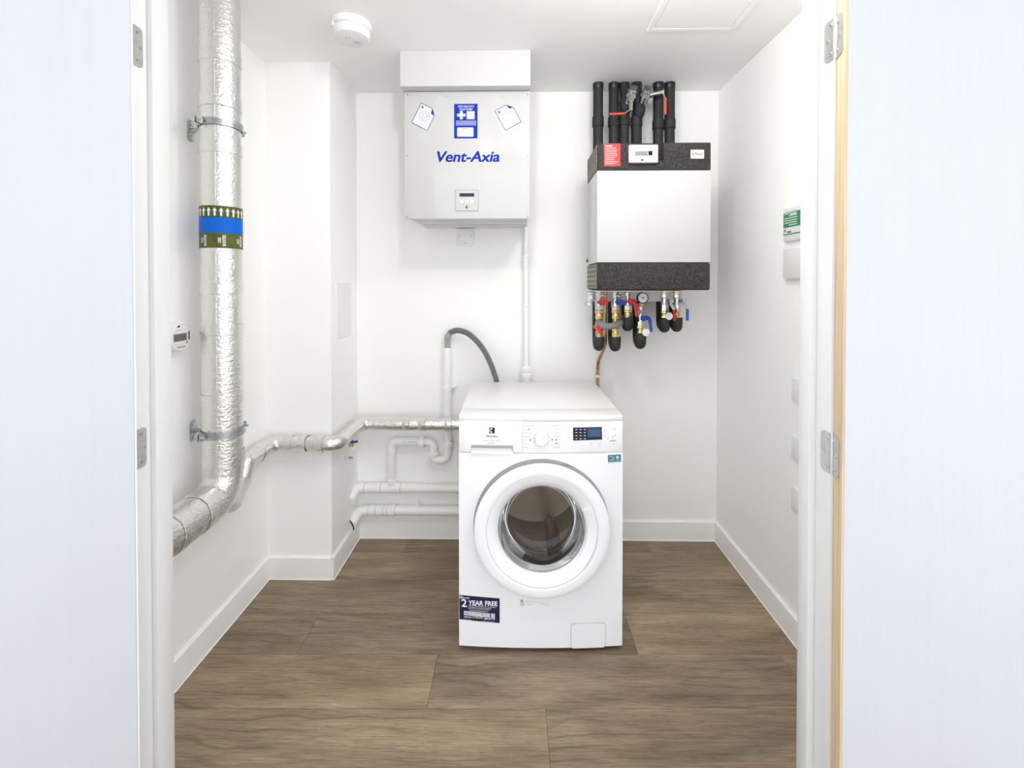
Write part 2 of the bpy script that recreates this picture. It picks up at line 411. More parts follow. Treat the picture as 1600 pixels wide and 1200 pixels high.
# ------------------------------------------------------------------ ceiling access hatch and smoke alarm
a = PZ(1010, 48, ZC); b = PZ(1145, 48, ZC); x0, x1, y1 = a.x, b.x, a.y; y0 = y1 - .345
t = thing('ceiling_hatch', 'flat square white access hatch set in the ceiling', 'hatch', ((x0 + x1) / 2, (y0 + y1) / 2, ZC))
fr = MB(); w = .022
for q in ((x0, x1, y0, y0 + w), (x0, x1, y1 - w, y1), (x0, x0 + w, y0 + w, y1 - w), (x1 - w, x1, y0 + w, y1 - w)):
    fr.box(*q, ZC - .005, ZC, .001, 1)
fr.build('frame', 'ceil', t); MB().box(x0 + w + .002, x1 - w - .002, y0 + w + .002, y1 - w - .002, ZC - .0045, ZC, .001, 1).build('panel', 'ceil', t)
c = V((-.628, 1.746, ZC))
t = thing('smoke_alarm', 'round white smoke alarm mounted on the ceiling', 'smoke alarm', c)
dn = V((0, 0, -1))
MB().lathe([(0, 0), (.074, 0), (.0745, .012), (.073, .022), (.069, .0235)], c, dn, 48).build('base', 'plastic', t)
MB().lathe([(.068, .0235), (.0705, .026), (.0705, .030), (.069, .032), (.068, .048), (.064, .055), (.058, .0575), (0, .0585)], c, dn, 48).build('cover', 'plastic', t)
g = MB(); g.lathe([(.0702, .0225), (.0706, .0238), (.0702, .025)], c, dn, 48)
for k in range(10):
    aa = 2 * pi * k / 10; q = c + V((cos(aa) * .0695, sin(aa) * .0695, -.029)); g.obox(q, V((-sin(aa), cos(aa), 0)), V((cos(aa), sin(aa), 0)), V((0, 0, 1)), .007, .0015, .0006)
g.build('vent_slot', 'shade', t)
g = MB()
for q in ((-.015, -.012), (-.001, -.012)): g.lathe([(.0022, .0575), (.002, .0592), (0, .0593)], c + V((q[0], q[1], 0)), dn, 12)
g.build('indicator_light', 'grey', t)
MB().lathe([(.013, .0575), (.0125, .0598), (0, .0602)], c + V((.016, .02, 0)), dn, 24).build('test_button', 'shade', t)
MB().obox(c + V((-.05, -.052, -.024)), V((.7, -.7, 0)), V((.7, .7, 0)), V((0, 0, 1)), .006, .003, .010, .001, 1).build('release_clip', 'plastic', t)

# ------------------------------------------------------------------ duct cover and ventilation unit
YV = 2.0
a = PY(625, 135, 1.95); b = PY(829, 135, 1.95); zc = a.z
cv = MB().box(a.x, b.x, 1.95, YB, zc, ZC, .0012, 1).build('duct_cover', 'enamel', None, smooth=0, origin=((a.x + b.x) / 2, YB, zc))
tag(cv, 'plain white box cover between ceiling and ventilation unit', 'duct cover')
lo = PY(632, 342, YV); hi = PY(828, 342, YV); vx0, vx1, vz0, vz1 = lo.x, hi.x, lo.z, zc + .004
t = thing('ventilation_unit', 'white wall-mounted ventilation box with blue lettering and blue sticker', 'ventilation unit', ((vx0 + vx1) / 2, YB, vz0))
MB().box(vx0 + .016, vx1 - .006, YV + .018, YB, vz0 + .004, vz1 - .006, .002, 1).build('casing', 'enamel', t)
MB().box(vx0, vx1, YV, YV + .018, vz0, vz1 - .005, .003, 2).build('front_cover', 'gloss', t)
rb = MB()
for k in range(2): rb.box(vx0 + .03 + k * .004, vx1 - .012, YV + .10 + k * .13, YV + .102 + k * .13, vz0 + .0015, vz0 + .0045)
rb.box(vx0 + .02, vx0 + .05, YV + .02, YV + .05, vz0 + .001, vz0 + .0045); rb.box(vx1 - .05, vx1 - .02, YV + .02, YV + .05, vz0 + .001, vz0 + .0045)
rb.build('underside_rib', 'enamel', t)
for px in (636.2, 824.3):
    for py in (147.6, 243, 338.6):
        q = PY(px, py, YV); MB().lathe([(.0042, 0), (.0038, .0016), (.0015, .0018), (.001, .0008), (0, .0008)], q, (0, -1, 0), 14).build('screw', 'grey', t)
UX, UZ, NY = V((1, 0, 0)), V((0, 0, 1)), V((0, -1, 0))
def fpoly(pts, Y): return [PY(px, py, Y) for px, py in pts]
def rrect(x0, y0, x1, y1, r, n=4):
    out = []
    for cx, cy, s in ((x1 - r, y1 - r, 0), (x0 + r, y1 - r, 1), (x0 + r, y0 + r, 2), (x1 - r, y0 + r, 3)):
        for k in range(n + 1): aa = pi / 2 * (s + k / n); out.append((cx + r * cos(aa), cy + r * sin(aa)))
    return out
def plate_px(pts, Y, th, name, m, parent): return MB().prism(fpoly(pts, Y), NY * th).build(name, m, parent, smooth=0)
def line_px(mb, p, q, Y, w, th):                               # a printed stroke between two points of the face
    a, b = PY(*p, Y), PY(*q, Y); d = (b - a).normalized(); n = d.cross(NY).normalized() * w / 2
    mb.prism([a - n, b - n, b + n, a + n], NY * th)
# transparent tabs (thin raised strips)
plate_px([(687.5, 149.5), (700.7, 155.7), (664.8, 224), (653, 217.5), (652, 213), (683.5, 151)], YV, .0007, 'tape_strip', 'gloss', t)
plate_px([(756.5, 153.5), (773, 147.5), (777, 150), (806.5, 209), (806, 214), (793.5, 226.5)], YV, .0007, 'tape_strip', 'gloss', t)
ol = MB()
for p, q in (((757, 153), (793.5, 227)), ((756.5, 153.5), (773, 148)), ((794, 226), (806, 214)), ((777, 150), (784, 164)), ((801, 199), (806.5, 210))): line_px(ol, p, q, YV - .0007, .0007, .0002)
for p, q in (((700.7, 155.5), (664.8, 224)), ((688, 149.6), (700, 155)), ((653, 217.5), (665, 224)), ((652.5, 212), (655, 204))): line_px(ol, p, q, YV - .0007, .0006, .0002)
ol.build('tape_edge', 'faint', t)
# folded-paper stickers
for poly, plus, circ, fold, txt in (
        ([(658.3, 161), (675.3, 169.5), (678.8, 181), (667.6, 203.9), (643.2, 191.5)], (660, 167.3), (663.3, 181.3), [(675.3, 169.8), (673.3, 177.7), (678.8, 181.2)], ((648.5, 188), (666, 197))),
        ([(773.2, 173.3), (790.5, 164.2), (802, 168), (814, 190.4), (789.6, 203.4)], (780, 175.3), (793.1, 181), [(791.5, 164.8), (795.6, 170), (801.5, 167.8)], ((791, 196), (807, 187)))):
    s = plate_px(poly, YV, .001, 'sticker', 'paper', t); s['label'] = 'tilted white sticker drawn as a page with a folded corner'
    e = MB(); Y = YV - .001
    for i in range(5): line_px(e, poly[i], poly[(i + 1) % 5], Y, .0024, .0002)
    e.prism(fpoly(fold, Y), NY * .0003)
    d = PY(*poly[1], Y) - PY(*poly[0], Y); d.normalize(); n = d.cross(NY)
    cpt = PY(*plus, Y)
    e.prism([cpt - d * .0058 - n * .0018, cpt + d * .0058 - n * .0018, cpt + d * .0058 + n * .0018, cpt - d * .0058 + n * .0018], NY * .0002)
    e.prism([cpt - n * .0058 - d * .0018, cpt - n * .0058 + d * .0018, cpt + n * .0058 + d * .0018, cpt + n * .0058 - d * .0018], NY * .00025)
    e.build('print', 'ink', s, smooth=0)
    e = MB(); cc = PY(*circ, Y); e.lathe([(.0212, 0), (.0212, .0002), (.0226, .0002), (.0226, 0)], cc, NY, 32)
    dd = PY(*txt[1], Y) - PY(*txt[0], Y); dd.normalize(); nn = NY.cross(dd)
    sh = [(-.009, -.013), (.004, -.013), (.009, -.007), (.009, .004), (.001, .014), (-.009, .012)]
    pts = [cc + dd * a + nn * b for a, b in sh]
    for i in range(6):
        a, b = pts[i], pts[(i + 1) % 6]; m_ = (b - a).normalized().cross(NY) * .0006; e.prism([a - m_, b - m_, b + m_, a + m_], NY * .0002)
    for k in range(3):
        a = cc + dd * .008 + nn * (.002 + k * .003); e.prism([a, a + dd * .007, a + dd * .007 + nn * .001, a + nn * .001], NY * .0002)
    e.build('page_drawing', 'print', s, smooth=0)
    e = MB(); line_px(e, txt[0], txt[1], Y, .0016, .0002); e.build('text_line', 'faint', s, smooth=0)
# blue sticker
s = plate_px([(709.7, 162.5), (746.3, 162.2), (746, 216.2), (709.5, 216.4)], YV, .001, 'sticker', 'label_blue', t); s['label'] = 'blue sticker with a white cross'
Y = YV - .001; k_ = YV / F
text('HOW HEALTHY IS', .0125, PY(728, 166.5, Y), UX, UZ, 'paper', s, width=25 * k_, bold=.02)
text('YOUR HOME?', .0125, PY(728, 170.9, Y), UX, UZ, 'paper', s, width=21 * k_, bold=.02)
e = MB(); q = PY(720.8, 179.9, Y)
e.box(q.x - .018, q.x + .018, Y - .0003, Y, q.z - .0062, q.z + .0062)
for sg in (-1, 1): e.box(q.x - .0062, q.x + .0062, Y - .0003, Y, q.z + sg * .0062, q.z + sg * .018)
a, b = PY(729.2, 173.8, Y), PY(741.5, 186.2, Y); e.box(a.x, b.x, Y - .0003, Y, b.z, a.z)
e.prism(fpoly(rrect(714.3, 199.2, 739.8, 213.6, 1.5), Y), NY * .0003); e.build('print', 'paper', s, smooth=0)
e = MB()
for k in range(4): line_px(e, (712.6, 189.3 + k * 2), (744, 189.2 + k * 2), Y, .0022, .0003)
e.build('text_line', 'faint', s, smooth=0)
e = MB(); a, b = PY(720, 202.3, Y), PY(737.5, 211.8, Y); e.box(a.x, b.x, Y - .0005, Y, b.z, a.z); e.build('note_panel', 'cream', s, smooth=0)
e = MB(); line_px(e, (722, 200.7), (732, 200.7), Y - .0003, .0022, .0002); line_px(e, (717, 206), (718.5, 206), Y - .0003, .006, .0002); e.build('text_line', 'print', s, smooth=0)
text('Vent-Axia', 23.2 * k_, PY(729.8, 245.6, YV), UX, UZ, 'logo_blue', t, width=98 * k_, shear=.22, bold=.018, ext=.0006, res=4)
for dx in (-.3, .3): text('Vent-Axia', 23.2 * k_, PY(729.8 + dx, 245.6, YV), UX, UZ, 'logo_blue', t, width=97.6 * k_, shear=.22, bold=.018, ext=.0005, res=4)
# control pad
cp = MB().prism(fpoly(rrect(711.5, 296.6, 748, 329.8, 2), YV), NY * .003).build('control_pad', 'padrim', t, smooth=0)
MB().prism(fpoly(rrect(712.4, 297.4, 747.1, 329, 1.6), YV - .003), NY * .001).build('pad_face', 'pad', cp, smooth=0)
MB().prism(fpoly([(718, 302), (741, 302), (741, 307.2), (718, 307.2)], YV - .004), NY * .0006).build('screen', 'screen', cp, smooth=0)
for px in (721.6, 729.6, 737.7):
    MB().lathe([(.0088, 0), (.0085, .001), (.0078, .0015), (0, .0017)], PY(px, 315.3, YV - .004), NY, 20).build('button', 'plastic', cp)
e = MB()
for px in (721.6, 729.6, 737.7): e.lathe([(.0094, 0), (.0094, .0003), (.0084, .0003)], PY(px, 315.6, YV - .004), NY, 20)
e.lathe([(.0078, 0), (.0078, .0003), (.0068, .0003)], PY(729.2, 323.6, YV - .004), NY, 20); e.build('button_ring', 'grey', cp)
e = MB(); e.prism(fpoly([(729.2, 321.6), (731.2, 324), (730, 324), (730, 325.6), (728.4, 325.6), (728.4, 324), (727.2, 324)], YV - .004), NY * .0003); e.build('home_symbol', 'black', cp, smooth=0)

# fused spur under it
a, b = PY(713.5, 356.8, YB - .009), PY(741, 384.2, YB - .009)
t = thing('switched_spur', 'small square white wall plate below the ventilation unit', 'wall plate', ((a.x + b.x) / 2, YB, b.z))
MB().box(a.x, b.x, YB - .010, YB, b.z, a.z, .0025, 2).build('plate', 'plastic', t)
for px in (718, 736.5): MB().lathe([(.0042, 0), (.004, .0006), (.0012, .0007), (0, .0003)], PY(px, 369.3, YB - .010), NY, 14).build('screw', 'zinc', t)
text('MK', .012, PY(727.2, 380.2, YB - .010), UX, UZ, 'print', t)

# ------------------------------------------------------------------ condensate pipe
YC = 2.335; q = PY(822.6, 594, YC); cx = q.x; zp = lambda py, Y=YC: PY(822, py, Y).z
t = thing('condensate_pipe', 'thin white vertical pipe on the wall right behind the washing machine', 'pipe', (cx, YC, .60))
MB().cyl((cx, YC, zp(590)), (cx, YC, vz0 + .01), .0125, n=20).build('pipe', 'pvc', t)
e = MB(); e.cyl((cx, YC, zp(404)), (cx, YC, zp(398)), .0175, n=24, bev=.002); e.cyl((cx, YC, zp(403.5)), (cx, YC, zp(420)), .0145, n=24, bev=.002); e.build('coupling', 'pvc', t)
e = MB(); e.cyl((cx, YC, zp(480)), (cx, YC, zp(475)), .018, n=24, bev=.002); e.cyl((cx, YC, zp(488)), (cx, YC, zp(480)), .015, n=24, bev=.001); e.build('coupling', 'pvc', t)
e = MB(); e.lathe([(.0135, zp(571)), (.020, zp(573)), (.0265, zp(574)), (.0265, zp(580)), (.023, zp(581)), (.023, zp(583)), (.0285, zp(584)), (.0285, zp(590)), (.025, zp(591)), (.025, .74), (.021, .73), (.021, .60), (0, .60)], (cx, YC, 0), UZ, 32)
for k in range(14):
    aa = 2 * pi * k / 14; e.obox((cx + .027 * cos(aa), YC + .027 * sin(aa), (zp(574) + zp(580)) / 2), V((cos(aa), sin(aa), 0)), V((-sin(aa), cos(aa), 0)), UZ, .001, .002, .007)
e.build('trap', 'pvc', t)
e = MB(); e.box(cx - .008, cx + .008, YC + .01, YB, zp(478), zp(475)); e.build('pipe_clip', 'pvc', t)

# ------------------------------------------------------------------ boxing access panel, right wall plates, consumer box, meter
t = thing('wall_access_panel', 'small flat white access panel on the side of the boxed corner', 'access panel', (XN, 2.19, 1.068))
MB().box(XN, XN + .004, 2.10, 2.281, 1.068, 1.326, .001, 1).build('frame', 'plastic', t)
MB().box(XN, XN + .0055, 2.117, 2.264, 1.086, 1.308, .0012, 1).build('panel', 'plastic', t)
for i, (y0_, y1_, lb) in enumerate(((590, 625.5, 'topmost of three blank white plates on the right wall'), (680, 716, 'middle of three blank white plates on the right wall'), (760.5, 798, 'lowest of three blank white plates on the right wall'))):
    zt, zb = PX(1242, y0_, XR).z, PX(1242, y1_, XR).z; ye = PX(1240.6, 600, XR).y
    p = thing('blank_plate', lb, 'wall plate', (XR, ye - .043, zb), group='blank plates on the right wall')
    MB().box(XR - .009, XR, ye - .086, ye, zb, zt, .002, 2).build('plate', 'plastic', p)
    for dy in (-.073, -.013): MB().lathe([(.0035, 0), (.0033, .0007), (0, .0007)], (XR - .009, ye + dy, (zb + zt) / 2), (-1, 0, 0), 12).build('screw', 'plastic', p)
ye = PX(1230.5, 400, XR - .0).y; zt, zb = PX(1232, 327, XR).z, PX(1232, 435.5, XR).z; yn = ye - .36
t = thing('consumer_unit', 'white electrical box with a green notice at the edge of right wall', 'electrical box', (XR, (ye + yn) / 2, zb))
XB = XR - .018
zn, zn2 = PX(1232, 378, XR).z, PX(1232, 389, XR).z
MB().box(XB, XR, yn, ye, zb, zn2, .003, 2).build('casing', 'laminate', t)
MB().box(XB, XR, yn, ye, zn, zt, .003, 2).build('casing', 'laminate', t)
MB().box(XR - .008, XR, yn + .01, ye - .006, zn2 - .005, zn + .005).build('finger_recess', 'plastic', t)
yl = ye - .004; k1 = yl / F
zs1, zs0 = PX(1231.5, 332.5, XB).z, PX(1231.5, 367, XB).z; zw = zs0 + (zs1 - zs0) * .33
s = MB().box(XB - .0008, XB, yn + .22, yl, zs0, zs1).build('notice', 'green', t, smooth=0); s['label'] = 'green and white printed notice'
MB().box(XB - .0012, XB, yn + .223, yl - .003, zs0 + .004, zw).build('white_panel', 'paper', s, smooth=0)
e = MB()
for k in range(7): e.box(XB - .0012, XB, yl - .085, yl - .006 - (.03 if k in (0, 4) else 0), zw + .007 + k * .0085, zw + .010 + k * .0085)
e.box(XB - .0012, XB, yl - .08, yl - .045, zs1 - .011, zs1 - .004); e.build('text_line', 'paper', s, smooth=0)
e = MB(); e.box(XB - .0016, XB, yl - .016, yl - .010, zs0 + .012, zs0 + .022); e.box(XB - .0016, XB, yl - .05, yl - .026, zs0 + .008, zs0 + .012); e.build('print', 'black', s, smooth=0)

mc = V((XL, 1.474, PX(270, 528, XL + .03).z))
t = thing('heat_meter', 'round white meter with small display on the left wall by the door frame', 'meter', mc)
px_ = V((1, 0, 0)); uy = V((0, 1, 0))
MB().lathe([(.05, 0), (.05, .006), (.047, .009), (.047, .028), (.044, .033), (.034, .034), (0, .034)], mc, px_, 48).build('housing', 'plastic', t)
MB().lathe([(.0462, .0325), (.044, .0345), (.040, .0345), (.0385, .033)], mc, px_, 48).build('rim', 'plastic', t)
MB().box(XL + .034, XL + .0350, mc.y - .036, mc.y + .020, mc.z - .013, mc.z + .010).build('display', 'olcd', t, smooth=0)
MB().box(XL + .033, XL + .0347, mc.y - .039, mc.y + .028, mc.z - .016, mc.z + .013).build('display_surround', 'shade', t, smooth=0)
e = MB(); e.box(XL + .034, XL + .0352, mc.y + .030, mc.y + .034, mc.z - .013, mc.z + .015)
e.box(XL + .034, XL + .0350, mc.y - .018, mc.y - .010, mc.z + .031, mc.z + .037); e.lathe([(.0025, .0335), (.0023, .036), (0, .036)], mc + V((0, .023, -.0205)), px_, 12)
e.build('sensor_window', 'screen', t, smooth=0, kind='stuff')
e = MB()
for k in range(5): e.box(XL + .0338, XL + .0344, mc.y - .022 + k * .008, mc.y - .0165 + k * .008, mc.z - .036, mc.z - .030)
e.box(XL + .0338, XL + .0344, mc.y - .025, mc.y + .002, mc.z + .021, mc.z + .0225); e.box(XL + .0338, XL + .0344, mc.y - .03, mc.y + .014, mc.z - .0235, mc.z - .0228)
e.build('print', 'print', t, smooth=0)

# ------------------------------------------------------------------ big foil riser, its label band and clamps
FX, FY, FR = -1.0, 1.545, .0613; FZ = .605
t = thing('foil_riser_pipe', 'thick foil-wrapped riser pipe bending towards the door on the left', 'pipe', (FX, FY, FZ))
path = dense(fillet([(FX, FY, ZC), (FX, FY, FZ), (FX, D + .002, FZ)], .085, 10), .03)
rnd = [random.uniform(-1, 1) for _ in path]
def rad(u_): i = u_ * (len(path) - 1); return FR + .0004 * rnd[int(round(i))]
MB().tube(path, rad, 48).build('insulated_pipe', 'foil', t, smooth=60)
e = MB()
for z in (ZC - .22, 1.93, 1.78, 1.30, 1.17, .93, .74): MB().lathe([(FR + .0004, -.02), (FR + .0022, -.019), (FR + .0022, .019), (FR + .0004, .02)], (FX, FY, z + random.uniform(-.01, .01)), (random.uniform(-.05, .05), random.uniform(-.05, .05), 1), 48).build('foil_tape', 'foil', t, smooth=50)
for y in (1.41, 1.30): MB().lathe([(FR + .0004, -.02), (FR + .002, -.019), (FR + .002, .019), (FR + .0004, .02)], (FX, y, FZ), (random.uniform(-.05, .05), 1, random.uniform(-.05, .05)), 48).build('foil_tape', 'foil', t, smooth=50)
e = MB(); aa = radians(-72)
e.tube([(FX + cos(aa) * (FR + .0006), FY + sin(aa) * (FR + .0006), z) for z in (ZC, 1.6, 1.2, .70)], .0012, 6)
e.build('foil_seam', 'foil', t)
# band, with arrows and lettering wrapped round the pipe
yf = FY - .05; zt, zb = PY(342, 321.5, yf).z, PY(342, 387.5, yf).z; hh = zt - zb; RB = FR + .002
def ring(z0, z1, name, m, par, r=RB): return MB().lathe([(r - .0015, z0), (r, z0), (r, z1), (r - .0015, z1)], (FX, FY, 0), UZ, 64).build(name, m, par)
lb = ring(zb, zt, 'pipe_label', 'olive', t, RB); lb['label'] = 'olive band with a blue stripe and white arrows'
ring(zb + .355 * hh, zb + .72 * hh, 'blue_stripe', 'bandblue', lb, RB + .0005)
def wrapz(p):                                  # flat label (x = arc length, z) -> round the pipe
    a_ = p.x / RB - pi / 2; rr = RB + .0006 + p.y; return (FX + rr * cos(a_), FY + rr * sin(a_), p.z)
e = MB(); n_ = 22; ag = radians(-57)           # face towards the door way
for k in range(n_):
    x0_ = 2 * pi * RB * k / n_; z0_ = zb + .755 * hh; w1, w2, h1 = .0028, .0068, .0165
    sh = [(-w1, 0), (w1, 0), (w1, h1), (w2, h1 - .001), (0, h1 + .0105), (-w2, h1 - .001), (-w1, h1)]
    e.prism([V((x0_ + a, 0, z0_ + b)) for a, b in sh], V((0, .0004, 0)))
e.warp(wrapz).build('flow_arrow', 'white_print', lb, smooth=0, kind='stuff')
for k in range(7):
    x0_ = RB * (radians(35) + 2 * pi * k / 7); zz = (zb + zb + .355 * hh) / 2
    text('BOOSTED', .013, (x0_ + .006, 0, zz), (0, 0, -1 if k % 2 else 1), (1 if k % 2 else -1, 0, 0), 'white_print', lb, width=.036, bold=.03, warp=wrapz, ext=0)
    text('CWS', .013, (x0_ - .007, 0, zz), (0, 0, -1 if k % 2 else 1), (1 if k % 2 else -1, 0, 0), 'white_print', lb, width=.017, bold=.03, warp=wrapz, ext=0)
for z, lbl, sg in ((PY(342, 190, yf).z, 'upper zinc pipe clamp holding the foil riser to the left wall', 1), (PY(342, 681, yf).z, 'lower zinc pipe clamp holding the foil riser to the left wall', -1)):
    c = thing('pipe_clamp', lbl, 'pipe clamp', (XL, FY + .01, z), group='riser clamps')
    R = FR + .003
    for g0 in (-.010, .002):
        pass
    MB().lathe([(R, -.011), (R + .003, -.011), (R + .003, -.004), (R + .0018, -.003), (R + .0018, .003), (R + .003, .004), (R + .003, .011), (R, .011), (R, -.011)], (FX, FY, z), UZ, 48).build('clamp_ring', 'zinc', c)
    for aa in (radians(250), radians(70)):
        d = V((cos(aa), sin(aa), 0)); n = V((-sin(aa), cos(aa), 0)); q = V((FX, FY, z)) + d * (R + .010)
        for sgn in (-1, 1): MB().obox(q + n * sgn * .005, d, n, UZ, .011, .0015, .011, .0006, 1).build('clamp_ear', 'zinc', c, smooth=0)
    for aa in (radians(250), radians(70)):
        d = V((cos(aa), sin(aa), 0)); n = V((-sin(aa), cos(aa), 0)); q = V((FX, FY, z)) + d * (R + .012); e = MB()
        e.cyl(q - n * .024, q + n * .016, .0032, n=10); e.cyl(q - n * .012, q - n * .0065, .0062, n=6); e.cyl(q + n * .0065, q + n * .011, .0062, n=6); e.build('bolt', 'steel', c, smooth=30)
    e = MB(); e.cyl((XL + .004, FY + .022, z - .006), (FX - R - .002, FY + .008, z), .0045, n=12); e.cyl((XL + .004, FY + .022, z - .006), (XL + .018, FY + .020, z - .005), .009, n=6)
    e.build('stud', 'steel', c, smooth=30)
    pl = MB(); pl.prism([V((XL, FY + .022 + a, z - .006 + b)) for a, b in rrect(-.014, -.037, .014, .037, .012, 5)], V((.004, 0, 0))); pl.build('wall_plate', 'zinc', c, smooth=0)
    for dz in (-.024, .024): MB().lathe([(.008, 0), (.0075, .003), (.003, .0035), (.002, .002), (0, .002)], (XL + .004, FY + .022, z - .006 + dz), px_, 14).build('screw', 'steel', c)

# ------------------------------------------------------------------ thinner foil-wrapped branch along the walls
t = thing('foil_branch_pipe', 'thinner foil-wrapped pipe running along the walls to the washing machine', 'pipe', (-.79, 2.0, .62))
pts = [(FX, FY - .04, .595), (FX - .012, FY + .06, .55), (-1.075, 1.77, .545), (-1.075, 1.80, .616), (-1.078, 1.995, .622), (-.785, 1.995, .622), (-.785, 2.286, .6225), (-.09, 2.286, .6225)]
path2 = dense(fillet(pts, [.03, .03, .03, .05, .045, .045], 6), .02); rn2 = [random.uniform(-1, 1) for _ in path2]
MB().tube(path2, lambda u_: (.0355 - .004 * u_) + .0006 * rn2[int(round(u_ * (len(path2) - 1)))], 28).build('insulated_pipe', 'foil', t, smooth=60)
e = MB()
for p_, ax in (((-1.0, 1.995, .622), (1, .1, 0)), ((-.93, 1.995, .622), (1, -.1, .1)), ((-.86, 1.995, .622), (1, .05, 0)), ((-.70, 2.286, .6225), (1, .1, 0)), ((-.55, 2.286, .6225), (1, 0, .1)), ((-.47, 2.286, .6225), (1, -.1, 0)), ((-.34, 2.286, .6225), (1, 0, .1)), ((-1.0765, 1.9, .619), (0, 1, .1))):
    r0 = .0345 if p_[1] < 2.2 else .0322; MB().lathe([(r0, -.018), (r0 + .0022, -.016), (r0 + .0016, 0), (r0 + .0024, .016), (r0, .018)], p_, ax, 28).build('foil_tape', 'foil', t, smooth=50)
# drain cock hanging from the branch
q = PX(549, 690, -.785); q.x = -.785
t = thing('drain_cock', 'small brass drain cock with blue lever under the foil pipe', 'valve', (q.x, q.y, q.z))
e = MB(); zq = q.z
e.cyl((q.x, q.y, zq - .006), (q.x, q.y, .60), .0075, n=16); e.cyl((q.x, q.y, zq + .012), (q.x, q.y, zq + .03), .0105, n=6, bev=.001); e.build('body', 'nickel', t, smooth=30)
e = MB(); e.cyl((q.x, q.y, zq - .024), (q.x, q.y, zq - .004), .0115, n=16, bev=.0015); e.cyl((q.x, q.y, zq - .006), (q.x, q.y, zq + .004), .0095, n=16); e.build('outlet', 'brass', t)
e = MB(); e.obox((q.x + .020, q.y - .012, zq + .003), V((1, 0, .12)).normalized(), V((0, 1, 0)), V((-.12, 0, 1)).normalized(), .016, .005, .0045, .002, 2); e.cyl((q.x, q.y - .012, zq + .003), (q.x + .012, q.y - .012, zq + .003), .006, n=12); e.build('lever', 'blue', t)
g = thing('valve_tag', 'small white printed tag hanging under the drain cock', 'tag', (q.x, q.y, zq - .083))
MB().prism([V((q.x + a, q.y - .014, zq - .06 + b)) for a, b in [(-.014, -.02), (.016, -.02), (.016, .006), (.008, .014), (-.006, .014), (-.014, .006)]], V((0, .0012, 0))).build('tag', 'paper', g, smooth=0)
MB().tube([(q.x + .001, q.y - .0135, zq - .05), (q.x + .002, q.y - .013, zq - .02), (q.x, q.y - .013, zq - .004)], .0006, 6).build('cord', 'shade', g)
e = MB()
for k in range(2): e.box(q.x - .010 + .002 * k, q.x + .012 - .002 * k, q.y - .0145, q.y - .0138, zq - .070 - k * .006, zq - .0675 - k * .006)
e.build('print', 'black', g, smooth=0)

# ------------------------------------------------------------------ white waste pipes
YW = 2.344
def W(px, py, Y=YW): return PY(px, py, Y)
def wz(py, Y=YW): return PY(620, py, Y).z
t = thing('waste_pipe', 'upper white waste pipe with standpipe and bent trap on the back wall', 'pipe', W(620, 764))
sx = W(699.3, 600).x
e = MB(); e.lathe([(.0165, wz(543)), (.0203, wz(543)), (.0203, wz(604)), (.0165, wz(604)), (.0165, wz(543))], (sx, YW, 0), UZ, 32); e.build('standpipe', 'pvc', t)
e = MB(); e.lathe([(.0228, wz(606)), (.0228, wz(609)), (.0212, wz(611)), (.0212, wz(690)), (0, wz(690))], (sx, YW, 0), UZ, 32); e.lathe([(.0, wz(606)), (.0228, wz(606))], (sx, YW, 0), UZ, 32); e.build('standpipe', 'pvc', t)
e = MB(); e.lathe([(.0235, -.009), (.0235, .009), (.0205, .009), (.0205, -.009), (.0235, -.009)], (sx, YW, wz(604.5)), UZ, 28); e.box(sx + .02, sx + .044, YW - .006, YB, wz(605.5), wz(601.5), .001, 1); e.box(sx - .03, sx - .02, YW - .006, YB, wz(606.5), wz(602.5), .001, 1); e.build('pipe_clip', 'pvc', t)
xt = W(677, 700).x; zel = W(677, 690.3).z; zu = W(688, 719).z; xd = W(612, 720).x
tr = dense(fillet([(sx, YW, wz(688)), (sx, YW, zu), (xt, YW, zu), (xt, YW, wz(700))], (abs(sx - xt) / 2) * .98, 12), .02)
MB().tube(tr, .0205, 28).build('trap', 'pvc', t)
e = MB(); e.tube(fillet([(xt, YW, wz(706)), (xt, YW, zel), (W(660, 690).x, YW, zel)], .026, 8), .0195, 28); e.build('elbow', 'pvc', t)
def ribbed(mb, p, ax, r, h, n=16):
    u_, v_, w_ = frame_of(ax); mb.lathe([(r - .004, -h), (r, -h + .002), (r, h - .002), (r - .004, h)], p, ax, 32)
    for k in range(n):
        aa = 2 * pi * k / n; d = u_ * cos(aa) + v_ * sin(aa); mb.obox(V(p) + d * r, d, w_.cross(d), w_, .0012, .0022, h * .8)
e = MB(); ribbed(e, (sx, YW, wz(693)), UZ, .0262, .009); e.build('union_nut', 'pvc', t)
e = MB(); ribbed(e, (xt, YW, wz(708)), UZ, .0272, .011); e.build('union_nut', 'pvc', t)
e = MB(); ribbed(e, (W(659.5, 690).x, YW, zel), UX, .0285, .014); e.build('union_nut', 'pvc', t)
e = MB(); e.tube(fillet([(W(657, 690).x, YW, zel), (xd, YW, zel), (xd, YW, wz(706))], .032, 9), .0205, 28); e.build('elbow', 'pvc', t)
text('W 11 92 WASTE', .013, (W(642, 689).x, YW - .0206, zel + .004), UX, UZ, 'print', t, width=27 * YW / F * .8)
e = MB(); e.cyl((xd, YW, wz(709)), (xd, YW, wz(703.5)), .0235, n=28, bev=.0015); e.cyl((xd, YW, wz(748)), (xd, YW, wz(706)), .0202, n=28); e.cyl((xd, YW, wz(757)), (xd, YW, wz(748)), .0235, n=28, bev=.002); e.build('drop_pipe', 'pvc', t)
zh = W(640, 762.6).z; xe = W(716, 762).x + .35
e = MB(); e.cyl((W(627, 763).x, YW, zh), (xe, YW, zh), .0225, n=28); e.build('main_pipe', 'pvc', t)
